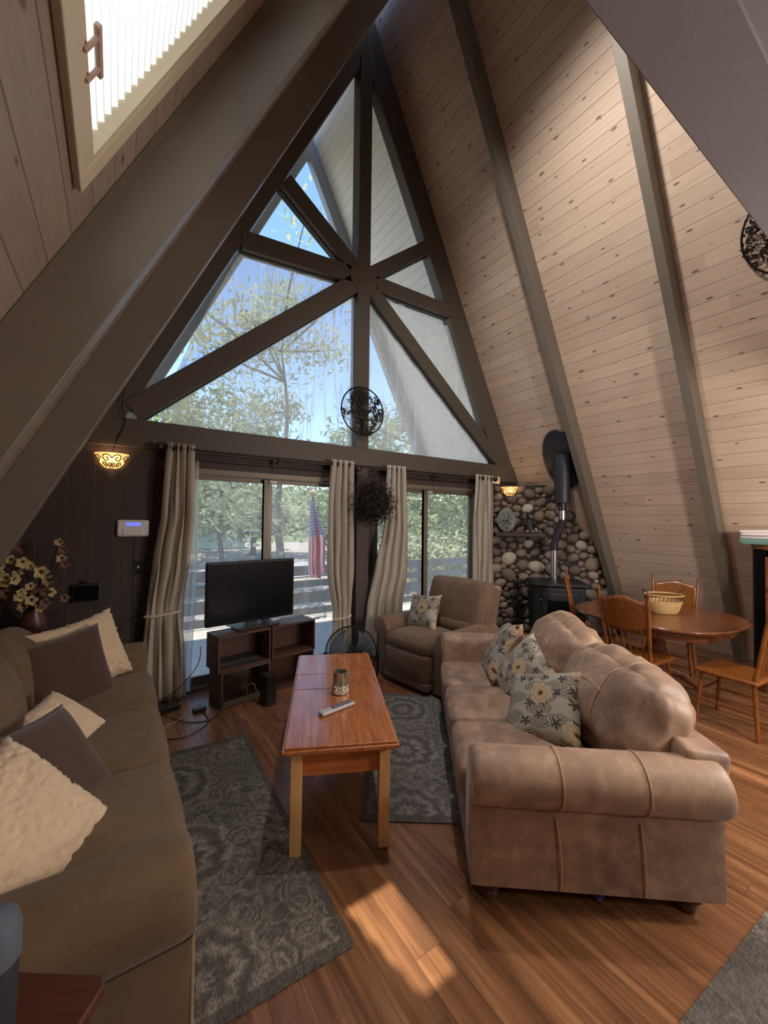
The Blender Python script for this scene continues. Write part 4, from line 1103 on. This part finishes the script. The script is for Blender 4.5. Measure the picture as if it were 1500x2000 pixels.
# ---------------------------------------------------------------- stove corner
sv = thing('wood_stove', 'black cast iron wood stove before the stone corner', 'stove'); svm = mS @ Matrix.Translation((.83, -.42, 0)); sv.matrix_world = svm
B().puff((0, 0, .48), (.64, .50, .62), .02).out('firebox', M['stove'], sv)
B().puff((0, -.01, .82), (.72, .58, .05), .015).out('top_plate', M['stove'], sv)
dr = B().puff((0, -.262, .50), (.46, .03, .44), .012).out('door', M['stove'], sv)
B().bb(-.16, .16, -.282, -.276, .38, .62).out('door_glass', M['screen'], dr, smooth=False)
B().cyl((.24, -.29, .52), (.275, -.36, .58), .009).out('door_handle', M['steel'], dr)
for z in (.36, .62): B().ball((-.24, -.27, z), .011, 8, 6).out('hinge_knob', M['steel'], dr)
B().puff((0, -.03, .16), (.60, .40, .06), .015).out('ash_lip', M['stove'], sv)
for x in (-.26, .26):
    for y in (-.18, .18): B().lathe([(.03, .18), (.026, .08), (.035, 0)], (x, y, 0), 12).out('leg', M['stove'], sv)
px = (svm.inverted() @ Vector((2.735, -.80, 0))); qx = (svm.inverted() @ Vector((2.73, -.93, 0)))
pp = thing('stove_pipe', 'stove pipe rising from the wood stove into the black ceiling shroud', 'stove pipe'); pp.matrix_world = svm
B().cyl((px.x, px.y, .842), (px.x, px.y, 1.26), .046).out('steel_section', M['steel'], pp)
B().tube([(px.x, px.y, 1.26), (px.x, px.y, 1.34), (px.x+.02, px.y-.01, 1.44), (qx.x, qx.y, 1.66), (qx.x, qx.y, 1.70)], .052, 16).out('black_elbow', M['pipe'], pp)
B().tube([(qx.x, qx.y, 1.70), (qx.x, qx.y, 1.82)], .05, 16).out('steel_collar', M['steel'], pp)
for z in (1.715, 1.745, 1.775): B().tube([(qx.x+.053*math.cos(2*PI*i/20), qx.y+.053*math.sin(2*PI*i/20), z) for i in range(20)], .004, 5, True).out('clamp_band', M['steel'], pp)
B().tube([(qx.x, qx.y, 1.82), (qx.x, qx.y, 1.93)], .056, 16).out('black_reducer', M['pipe'], pp)
B().tube([(qx.x, qx.y, 1.93), (qx.x, qx.y, 2.60)], .105, 24).out('insulated_section', M['pipe'], pp)
B().tube([(qx.x+.1*math.cos(2*PI*i/24), qx.y+.1*math.sin(2*PI*i/24), 1.935) for i in range(24)], .007, 5, True).out('lower_rim', M['pipe'], pp)
sh = B().lathe([(.0, -.02), (.27, -.02), (.275, -.012), (.275, 0), (0, 0)], n=40, sx=1.0, sy=1.6).out('ceiling_plate', M['pipe'], pp, angle=30)
sh.parent = pp; sh.matrix_basis = svm.inverted() @ (mR(-.895) @ Matrix.Translation((0, 2.55*k, -.002)))
tools = thing('fireplace_tool_set', 'black fireplace tool set on the hearth left of the stove', 'tool set'); tools.matrix_world = mS @ Matrix.Translation((.34, -.30, 0))
B().lathe([(.10, 0), (.10, .015), (.02, .03)], n=20).out('stand_base', M['metal_black'], tools); B().cyl((0, 0, .02), (0, 0, .86), .012).out('stand_pole', M['metal_black'], tools)
B().ball((0, 0, .87), .022, 10, 6).out('knob', M['metal_black'], tools)
for i, q in enumerate((.3, 1.9, 3.5, 5.1)):
    x, y = .06*math.cos(q), .06*math.sin(q)
    b = B(); b.cyl((x, y, .15), (x, y, .80), .007); b.box((x, y, .17), (.07, .02, .12)); b.out('tool', M['metal_black'], tools)
B().lathe([(.085, .0), (.085, .01), (.0, .01)], (0, 0, .78), 20).out('tool_ring', M['metal_black'], tools)

pl_ = thing('decorative_plate', 'oval grey green plate with dark leaf motif standing on the mantel shelf', 'plate'); pl_.matrix_world = mS @ Matrix.Translation((.20, -.115, 1.502)) @ Matrix.Rotation(rad(-6), 4, 'X')
B().lathe([(.0, -.006), (.125, -.006), (.135, .0), (.125, .006), (.0, .002)], n=36, M=Matrix.Translation((0, 0, .185)) @ Matrix.Rotation(PI/2, 4, 'X') @ Matrix.Diagonal((1, 1.32, 1, 1))).out('dish', M['plate'], pl_)
b = B(); rg = random.Random(2)
for i in range(46):
    x, z = rg.gauss(0, .045), .18+rg.gauss(-.02, .06)
    if (x/.11)**2+((z-.185)/.15)**2 > 1: continue
    m_ = Matrix.Translation((x, -.0085, z)) @ Matrix.Rotation(rg.uniform(0, 6), 4, 'Y')
    b._add([(-.016, 0, 0), (0, 0, .006), (.018, 0, 0), (0, 0, -.006)], [(0,1,2,3)], m_)
stuff(b.out('leaf_motif', M['bearfur'], pl_))
be = thing('bear_figurine', 'dark standing bear figurine with tan face on the mantel shelf', 'figurine'); be.matrix_world = mS @ Matrix.Translation((.52, -.13, 1.50))
b = B(); b.lathe([(.0, 0), (.06, .0), (.075, .04), (.07, .10), (.062, .16), (.05, .20), (.0, .215)], n=18, sy=.8)
b.ball((.012, -.01, .245), (.058, .054, .052)); b.ball((-.035, 0, .285), .02, 8, 6); b.ball((.06, 0, .285), .02, 8, 6)
b.out('body', M['bearfur'], be)
B().ball((.02, -.05, .235), (.03, .03, .024)).out('muzzle', M['beartan'], be); B().ball((.02, -.078, .242), (.011, .008, .008), 8, 6).out('nose', M['bearfur'], be)
for s in (-1, 1):
    B().tube([(s*.055, -.01, .175), (s*.085, -.04, .13), (s*.06, -.075, .105)], [.026, .023, .020], 10).out('foreleg', M['bearfur'], be)
    B().ball((s*.04, -.055, .018), (.03, .042, .018)).out('paw', M['beartan'], be)

# ---------------------------------------------------------------- dining corner
dt = thing('dining_table', 'dark oak rounded dining table by the pine slope', 'table', (2.12, -2.35, 0))
def sup(a, b_, n, N=56):
    o = []
    for i in range(N):
        q = 2*PI*i/N; c_, s_ = math.cos(q), math.sin(q)
        o.append((a*abs(c_)**(2/n)*(1 if c_ >= 0 else -1), b_*abs(s_)**(2/n)*(1 if s_ >= 0 else -1)))
    return o
B().prism(sup(.66, .69, 2.8), .722, .752, 'XY').out('top', M['oak_dark'], dt, smooth=True, bevel=.010, angle=30)
B().prism(sup(.57, .60, 2.8), .635, .722, 'XY').out('apron', M['oak_dark'], dt, angle=30)
B().lathe([(.09, .635), (.10, .60), (.07, .52), (.085, .42), (.11, .34), (.09, .25), (.11, .18), (.09, .12)]).out('pedestal', M['oak_dark'], dt)
for i in range(4):
    q = PI/4+PI/2*i; c_, s_ = math.cos(q), math.sin(q)
    B().tube([(c_*.06, s_*.06, .20), (c_*.22, s_*.22, .15), (c_*.36, s_*.36, .05), (c_*.40, s_*.40, .025)], [.045, .04, .03, .025], 10).out('foot', M['oak_dark'], dt)

def chair(label, loc, rz, press=True, hh=1.05, group='dining chairs'):
    t = thing('dining_chair', label, 'chair', loc, rz, group)
    B().puff((0, 0, .435), (.44, .42, .035), .016, (0, 0, -.004)).out('seat', M['oak'], t)
    for s in (-1, 1):
        b = B(); n = 14; pts = []; rs = []
        for i in range(n+1):
            u = i/n; z = .44+(hh-.44)*u
            pts.append((s*(.185+.03*u), -.18-.11*u, z)); rs.append(.016+.004*math.sin(u*26)*(1 if (u < .28 or u > .86) else 0))
        b.tube(pts, rs, 10); b.ball(pts[-1], .017, 8, 6); b.out('back_post', M['oak'], t)
        for y in (-.17, .17):
            e = (s*.20, y*1.2, 0); q = (s*.165, y, .425)
            pts = [Vector(e).lerp(Vector(q), i/10) for i in range(11)]
            B().tube(pts, [.013+.006*math.sin(i*1.1)**2 for i in range(11)], 8).out('leg', M['oak'], t)
        B().tube([(s*.185, -.19, .20), (s*.185, .19, .20)], .009, 6).out('stretcher', M['oak'], t)
    B().tube([(-.18, .19, .26), (.18, .19, .26)], .009, 6).out('stretcher', M['oak'], t)
    B().tube([(-.18, .19, .16), (.18, .19, .16)], .009, 6).out('stretcher', M['oak'], t)
    def pan(z0, z1, wav):
        b = B()
        def f(u, v):
            x = -.20+.40*u; w = wav*math.cos((u-.5)*PI*2)
            zz = z0+(z1-z0)*v + (w if v > .5 else 0)*v - (.02*math.cos((u-.5)*PI*2))*(1-v)
            yy = -.18-.11*(zz-.44)/(hh-.44)-.02*math.cos((u-.5)*PI)
            return (x, yy, zz)
        o = b.grid(f, 16, 8).out('back_panel', M['oak'], t, angle=180)
        md = o.modifiers.new('th', 'SOLIDIFY'); md.thickness = .018; md.offset = 0
    if press:
        pan(hh-.34, hh-.06, .022)
    else:
        pan(hh-.14, hh-.03, .015)
    for i in range(6):
        x = -.145+.058*i; z1 = hh-.32 if press else hh-.13
        B().tube([(x*.9, -.175, .44), (x, -.20-.11*((z1-.44)/(hh-.44)), z1+.02)], .007, 6).out('spindle', M['oak'], t)
    return t
chair('oak dining chair with its broad back panel towards the tan sofa', (1.60, -2.42, 0), rad(-92))
chair('oak dining chair seen edge-on in front of the wood stove', (2.13, -1.70, 0), rad(-150))
chair('oak dining chair on the far side of the table against the pine slope', (2.66, -2.28, 0), rad(104), hh=1.04)
chair('oak dining chair with spindles at the right edge of the photo, seat turned sideways', (1.83, -3.06, 0), rad(-4), press=False, hh=1.02)

bk = thing('wicker_basket', 'tan wicker basket standing on the dining table', 'basket', (2.17, -2.40, .753), rad(-35))
b = B()
for i in range(11):
    u = i/10; b.tube([((.115+.05*u**.7)*1.0*math.cos(2*PI*j/30), (.085+.035*u**.7)*math.sin(2*PI*j/30), .008+.115*u+.0025*math.sin(j*PI)) for j in range(30)], .0078, 6, True)
b.lathe([(.0, .004), (.115, .004), (.112, .012)], n=24, sy=.74)
b.out('woven_body', M['wicker'], bk)
b = B()
for j in range(30):
    q = 2*PI*j/30; b.tube([(.166*math.cos(q), .122*math.sin(q), .12), (.176*math.cos(q+.1), .13*math.sin(q+.1), .18)], .0035, 4)
b.out('open_lattice', M['wicker_dark'], bk)
B().tube([(.178*math.cos(2*PI*j/30), .132*math.sin(2*PI*j/30), .184) for j in range(30)], .008, 6, True).out('rim', M['wicker'], bk)
for s in (-1, 1): B().tube([(s*.17, -.05, .18), (s*.19, -.03, .225), (s*.19, .03, .225), (s*.17, .05, .18)], .007, 6).out('handle', M['wicker_dark'], bk)

cb = thing('curio_cabinet', 'dark wood curio cabinet with a curved glass side, carrying folded towels', 'cabinet', (2.90, -2.86, 0))
dp, wd, hc = .30, .70, 1.455
for nm, z0, z1 in (('top_board', hc-.05, hc), ('plinth', 0, .12)): B().prism([(.0, -.14), (.05, -.04), (.14, .0), (dp, .0), (dp, -wd), (.0, -wd)], z0, z1, 'XY').out(nm, M['oak_dark'], cb, smooth=False, bevel=.006)
B().bb(dp-.015, dp, -wd, 0, .12, hc-.05).out('back_panel', M['oak_dark'], cb, smooth=False)
B().prism([(.012, -.14), (.058, -.05), (.14, -.012), (dp-.02, -.012), (dp-.02, -.016), (.14, -.016), (.062, -.054), (.016, -.14)], .12, hc-.05, 'XY').out('curved_glass', M['screen'], cb, angle=60)
for z in (.45, .80, 1.12): B().prism([(.02, -.14), (.06, -.06), (.14, -.02), (dp-.02, -.02), (dp-.02, -wd+.02), (.02, -wd+.02)], z, z+.008, 'XY').out('shelf', M['oak_dark'], cb, smooth=False)
d_ = B(); d_.bb(0, .02, -.19, -.14, .12, hc-.05); d_.bb(0, .02, -wd, -wd+.05, .12, hc-.05); d_.bb(0, .02, -wd, -.14, .12, .18); d_.bb(0, .02, -wd, -.14, hc-.12, hc-.05)
dd = d_.out('door_frame', M['oak_dark'], cb, smooth=False, bevel=.003); B().bb(.008, .012, -wd+.05, -.19, .18, hc-.12).out('door_panel', M['oak_dark'], dd, smooth=False)
B().bb(-.014, 0, -.175, -.16, .98, 1.03).out('door_pull', M['steel'], dd, smooth=False, bevel=.003)
def towel(label, mat, c, d, seed):
    o = B()
    n = 3 if 'white' in label else 2
    for i in range(n):
        o.puff((0.01*math.sin(i*3+seed), .01*math.cos(i*2+seed), (i+.5)*d[2]/n), (d[0], d[1], d[2]/n*1.02), d[2]/n*.48, (0, 0, .004), 10, None, .006, seed+i*3)
    q = tag(o.out('folded_towel', mat), label, 'towel', 'folded towels on the cabinet'); q.location = c; return q
towel('folded teal towel lying on the curio cabinet, under the white one', M['towel_teal'], (3.02, -3.08, hc+.001), (.30, .54, .055), 3)
towel('folded white towel on top of the teal towel on the cabinet', M['towel_white'], (3.01, -3.07, hc+.058), (.28, .52, .085), 8)

# ---------------------------------------------------------------- near left corner
et = thing('side_table', 'small red-brown wooden side table at the lower left, beside the sofa arm', 'table', (-2.448, -3.105, 0), rad(-35))
B().prism([(-.33, -.26), (-.02, -.26), (0, -.24), (0, -.02), (-.02, 0), (-.33, 0)], .575, .60, 'XY').out('top', M['redwood'], et, smooth=False, bevel=.006)
for x in (-.30, -.05):
    for y in (-.23, -.04): B().bb(x-.018, x+.018, y-.018, y+.018, 0, .575).out('leg', M['redwood'], et, smooth=False)
tb = thing('insulated_tumbler', 'blue-grey rounded tumbler at the lower left corner of the photo, on the red-brown table', 'tumbler', (-2.648, -3.143, .601))
B().lathe([(.0, 0), (.036, 0), (.040, .01), (.044, .17), (.044, .185)], n=28).out('cup', M['bluedark'], tb)
B().lathe([(.046, .175), (.047, .23), (.040, .255), (.02, .268), (.0, .27)], n=28).out('lid', M['bluegrey'], tb)
pt = tag(B().puff((0, 0, .012), (.05, .03, .024), .01, wr=.004).out('small_toy', M['purple']), 'tiny purple toy on the floor under the near end of the tan sofa', 'toy'); pt.location = (-.66, -3.265, 0)
# ---------------------------------------------------------------- outside: eaves, deck, flag, yard, trees
o = struct(B().bb(.14, 1.9, 2.45*k, SR_-.02, 0, .12).out('ceiling_eave_right', M['pine_eave'], smooth=False)); o.matrix_world = mR()
o = struct(B().bb(-1.9, -.14, 2.45*k, SL_-.02, 0, .12).out('ceiling_eave_left', M['pine_eave'], smooth=False)); o.matrix_world = mL()
trim(B().bb(1.86, 1.98, 2.35*k, SR_, -.20, .12), M['rake'], mR()); trim(B().bb(-1.98, -1.86, 2.35*k, SL_, -.20, .12), M['rake'], mL())
struct(B().bb(-4.6, 4.8, .14, 2.62, -.16, -.06).out('floor_deck', M['deck'], smooth=False))
rl = thing('deck_railing', 'weathered deck railing of wide horizontal boards outside the patio doors', 'railing', (0, 2.5, -.06))
for z0, z1 in ((.73, .90), (.52, .64), (.24, .43), (.03, .15)):
    B().bb(-4.5, 4.7, -.02, .02, z0, z1).out('rail_board', M['rail'], rl, smooth=False)
for x in (-4.4, -2.6, -.9, 1.45, 3.0, 4.6): B().bb(x-.05, x+.05, .02, .11, 0, .90).out('post', M['rail'], rl, smooth=False)
fg = thing('flag', 'limp red, white and blue flag with stars and stripes outside the left patio door', 'flag', (.375, 2.25, 2.07))
B().tube([(.30, .45, -.75), (.0, .02, .02), (-.03, -.02, .07)], .012).out('pole', M['rail'], fg)
B().ball((-.05, -.03, .05), .035, 10, 8).out('orange_ball', simple('orange_ball', (.85, .32, .05), .5), fg)
def ff(u, v):
    # hangs from the pole tip, gathered at the top and spreading downwards
    s = .03+.17*min(1, u*1.8)
    return (.02+.10*u+s*math.cos(v*5.2+1)*.8, .05+.35*s*math.sin(v*10)+.03*math.sin(u*9), -1.45*u+.10*v*u)
g = B(); N1, N2 = 40, 40
g.grid(ff, N1, N2); fo = g.out('cloth', M['flag'], fg, angle=180)
uv = fo.data.uv_layers.new(name='UVMap')
for p in fo.data.polygons:
    for li, vi in zip(p.loop_indices, p.vertices):
        j, i = divmod(vi, N1+1); uv.data[li].uv = (i/N1, j/N2)

def gz(x, y): return -1.15+.35*noise.noise((x*.05, y*.05, 3))+.06*noise.noise((x*.5, y*.5, 1))+max(0, y-14)*.03
gr = struct(B().grid(lambda u, v: (-60+120*u, -14+92*v, gz(-60+120*u, -14+92*v)), 60, 50).out('floor_yard', M['ground'], angle=180))
struct(B().grid(lambda u, v: (-30+70*u, 12.5+5.5*v+.14*(-30+70*u), gz(-30+70*u, 12.5+5.5*v+.14*(-30+70*u))+.06), 50, 6).out('floor_road', M['road'], angle=180))

struct(B().grid(lambda u, v: (-75+150*u, 33+26*v, gz(-75+150*u, 33)-.3+(7.2+2.2*noise.noise((u*9, v*2, 4))+.8*noise.noise((u*60, v*20, 8)))*v**.8), 160, 24).out('floor_wooded_hillside', M['hill'], angle=180))
def tree(label, x, y, h, cr, n, ls, mat, seed, trunk=.14, low=.25, lean=0, spread=1.0, group='trees beyond the deck'):
    rg = random.Random(seed); z0 = gz(x, y)-.05
    t = thing('tree', label, 'tree', (x, y, z0), group=group)
    b = B()
    pts = [(lean*i/8*h*.6+.12*math.sin(i+seed), .1*math.cos(i*1.3+seed), h*.8*i/8) for i in range(9)]
    b.tube(pts, [trunk*(1-.1*i) for i in range(9)], 8)
    tips = []
    for i in range(16):
        s = pts[rg.randint(2, 8)]; a = rg.uniform(0, 2*PI); l = cr*rg.uniform(.5, 1.0)
        e = (s[0]+l*math.cos(a), s[1]+l*math.sin(a), s[2]+l*rg.uniform(.1, .7)); mid = tuple((p+q)/2+rg.gauss(0, .12) for p, q in zip(s, e))
        b.tube([s, mid, e], [trunk*.3, trunk*.2, trunk*.06], 5); tips += [mid, e, e]
    b.out('trunk', M['bark'], t)
    f = B(); cl = []
    for i in range(70):
        if i < len(tips): p = tips[i]
        else:
            a = rg.uniform(0, 2*PI); rr = cr*math.sqrt(rg.random()); zz = rg.uniform(low, 1.0)
            k_ = math.sin(PI*min(1, max(0, (zz-low)/(1-low)*.85+.12)))
            p = (lean*h*.4+rr*k_*math.cos(a), rr*k_*math.sin(a), h*zz)
        cl.append(p)
    vs = []; fs = []
    for i in range(n):
        p = cl[rg.randrange(len(cl))]; q = Vector((p[0]+rg.gauss(0, cr*.13*spread), p[1]+rg.gauss(0, cr*.13*spread), p[2]+rg.gauss(0, cr*.12*spread)))
        ax = Vector((rg.gauss(0, 1), rg.gauss(0, 1), rg.gauss(0, 1))).normalized(); bx = ax.orthogonal().normalized()
        s = ls*rg.uniform(.6, 1.3); m = len(vs)
        vs += [q-ax*s, q+bx*s*.45, q+ax*s, q-bx*s*.45]; fs.append((m, m+1, m+2, m+3))
    f._add(vs, fs); stuff(f.out('foliage', mat, t, smooth=False)) if False else f.out('foliage', mat, t, smooth=False)
    return t
tree('sparse pale-leaved oak nearest the deck, its crown filling the middle of the gable window', 2.2, 9.0, 10.5, 3.4, 5200, .13, M['leaf_pale'], 2, .16, .30)
tree('slender sunlit oak left of the near pale oak, seen through the left patio door', -1.6, 12.5, 7.5, 2.4, 4200, .14, M['leaf'], 5, .10, .25, .12)
tree('yellow-green oak with a forked trunk beyond the driveway, behind the flag', 2.6, 20.5, 8.5, 3.4, 4200, .19, M['leaf'], 8, .16, .22)
tree('dark pine behind the flag, across the road', 5.6, 24.0, 11, 3.2, 4600, .20, M['leaf_dark'], 11, .2, .12)
tree('bright green oak right outside the right patio door', 7.2, 7.4, 7.5, 3.2, 6500, .13, M['leaf'], 14, .14, .05)
tree('leafy tree crowding the right patio door view, furthest right', 11.5, 9.0, 9, 3.8, 6500, .17, M['leaf_pale'], 17, .16, .02)
tree('tree with grey-green crown at the left edge of the left patio door', -4.5, 16.5, 7.5, 3.2, 4200, .18, M['leaf'], 20, .14, .2)
tree('broad tree far back between the two door panels', -.5, 28, 9, 4.5, 4200, .27, M['leaf'], 23, .2, .1)
tree('far tree line crown at the left, beyond the pale shed', -8, 29, 9, 5.0, 4200, .30, M['leaf_dark'], 26, .2, .08)
tree('far tree crown right of the dark pine', 11.5, 21, 9, 4.5, 5000, .26, M['leaf'], 29, .2, .05)
tree('far dense tree at the right end of the yard', 17, 15.5, 9, 5, 5200, .26, M['leaf_dark'], 32, .2, .02)
tree('small shrub beside the railing outside the right door', 5.4, 5.2, 2.6, 1.3, 3600, .08, M['leaf_pale'], 35, .05, .02)
for lab, x, y, w, d, h in (('pale teal shed far across the yard at the left', -6.2, 23, 3.6, 3, 1.9), ('white low building across the road behind the flag', 3.6, 30, 5, 3, 2.2)):
    z = gz(x, y); s = thing('shed', lab, 'shed', (x, y, z))
    B().bb(-w/2, w/2, -d/2, d/2, 0, h).out('walls', M['shed'], s, smooth=False)
    B().prism([(-w/2-.2, h), (w/2+.2, h), (0, h+.7)], -d/2-.2, d/2+.2).out('roof', M['rake'], s, smooth=False)

# ---------------------------------------------------------------- light
def lamp_sun(d, e, c):
    l = bpy.data.lights.new('sun', 'SUN'); l.energy = e; l.color = c; l.angle = rad(.6)
    o = bpy.data.objects.new('sun', l); COL.objects.link(o); o.rotation_euler = Vector(d).to_track_quat('-Z', 'Y').to_euler(); return o
lamp_sun((.52, .02, -4.0), SUN, (1, .95, .86))
w = bpy.data.worlds.new('sky'); S.world = w; w.use_nodes = True
nt = w.node_tree; nt.nodes.clear()
sk_ = nt.nodes.new('ShaderNodeTexSky'); sk_.sky_type = 'NISHITA'; sk_.sun_disc = False; sk_.sun_elevation = rad(62); sk_.sun_rotation = rad(200); sk_.air_density = .8; sk_.dust_density = .05; sk_.ozone_density = 3.5
bg = nt.nodes.new('ShaderNodeBackground'); bg.inputs[1].default_value = SKY
ou = nt.nodes.new('ShaderNodeOutputWorld'); nt.links.new(sk_.outputs[0], bg.inputs[0]); nt.links.new(bg.outputs[0], ou.inputs[0])

def area(name, loc, d, sx, sy, e, c=(1,1,1)):
    l = bpy.data.lights.new(name, 'AREA'); l.shape = 'RECTANGLE'; l.size = sx; l.size_y = sy; l.energy = e; l.color = c
    o = bpy.data.objects.new(name, l); COL.objects.link(o); o.location = loc; o.rotation_euler = Vector(d).to_track_quat('-Z', 'Y').to_euler(); return o
# daylight arriving through the skylight in the left slope
skc = mL() @ Vector(((a0+a1)/2, (u0+u1)/2, .30))
area('skylight_daylight', skc, (.896, 0, -.44), 1.15, 1.55, SKL, (.96, .98, 1))
# pendant lamps added as unseen fill light, under the loft behind the viewer
def pendant(x, y, e, z=2.88, dl=.62, lab='added fill pendant under the loft, behind the viewer', grp='added loft fill pendants'):
    t = thing('fill_pendant', lab, 'lamp', (x, y, z), group=grp)
    B().cyl((0, 0, 0), (0, 0, -dl), .006).out('cable', M['metal_black'], t)
    B().lathe([(.05, -.0), (.05, -.03), (.0, -.03)], n=20).out('ceiling_rose', M['metal_black'], t)
    l = bpy.data.lights.new('fill_pendant_bulb', 'POINT'); l.energy = e; l.color = (1, .93, .86); l.shadow_soft_size = .14
    o = bpy.data.objects.new('fill_pendant_bulb', l); COL.objects.link(o); o.parent = t; o.location = (0, 0, -dl-.13)
pendant(.9, -4.75, LMP*.75, dl=.85); pendant(1.8, -5.3, LMP*.7, dl=.80); pendant(.35, -5.8, LMP*.5, dl=1.2)
sx_, sy_, sz_ = -.60, -2.35, 6.0  # spot lamp added out of view to brighten the right slope
sl_ = thing('fill_spotlight', 'unseen added spotlight under the ridge, aimed at the pine slope', 'lamp', (sx_, sy_, sz_))
B().cyl((0, 0, .0), (0, 0, .75), .012).out('stem', M['metal_black'], sl_)
dv = Vector((1, -.25, -1.7)).normalized(); q_ = dv.to_track_quat('-Z', 'Y')
B().lathe([(.05, .12), (.09, .10), (.12, .0), (.115, .0), (.085, .09), (.0, .10)], n=28, M=q_.to_matrix().to_4x4()).out('reflector', M['metal_black'], sl_)
l = bpy.data.lights.new('fill_spot_bulb', 'SPOT'); l.energy = RID; l.color = (1, .97, .93); l.shadow_soft_size = .10; l.spot_size = rad(140); l.spot_blend = 1.0
o = bpy.data.objects.new('fill_spot_bulb', l); COL.objects.link(o); o.parent = sl_; o.location = dv*.03; o.rotation_euler = q_.to_euler()

# ---------------------------------------------------------------- camera
F_PX = 787.4
yaw, pit, rol = rad(33.64), rad(1.272), rad(.643)
f = Vector((math.sin(yaw)*math.cos(pit), math.cos(yaw)*math.cos(pit), math.sin(pit)))
r = Vector((math.cos(yaw), -math.sin(yaw), 0)); u = r.cross(f)
r2 = r*math.cos(rol)+u*math.sin(rol); u2 = -r*math.sin(rol)+u*math.cos(rol)
cd = bpy.data.cameras.new('camera'); cam = bpy.data.objects.new('camera', cd); COL.objects.link(cam)
cd.sensor_fit = 'HORIZONTAL'; cd.sensor_width = 36; cd.lens = 36*F_PX/1500; cd.clip_start = .05
cam.matrix_world = Matrix(((r2.x, u2.x, -f.x, -2.463), (r2.y, u2.y, -f.y, -4.238), (r2.z, u2.z, -f.z, 1.65), (0, 0, 0, 1)))
S.camera = cam
S.view_settings.view_transform = 'Standard'; S.view_settings.look = 'None'; S.view_settings.gamma = 1; S.view_settings.use_curve_mapping = False
S.view_settings.exposure = EXPO
S.cycles.max_bounces = 10; S.cycles.diffuse_bounces = 5; S.cycles.transparent_max_bounces = 24; S.cycles.transmission_bounces = 6
S.cycles.sample_clamp_indirect = 6
S.cycles.use_denoising = True
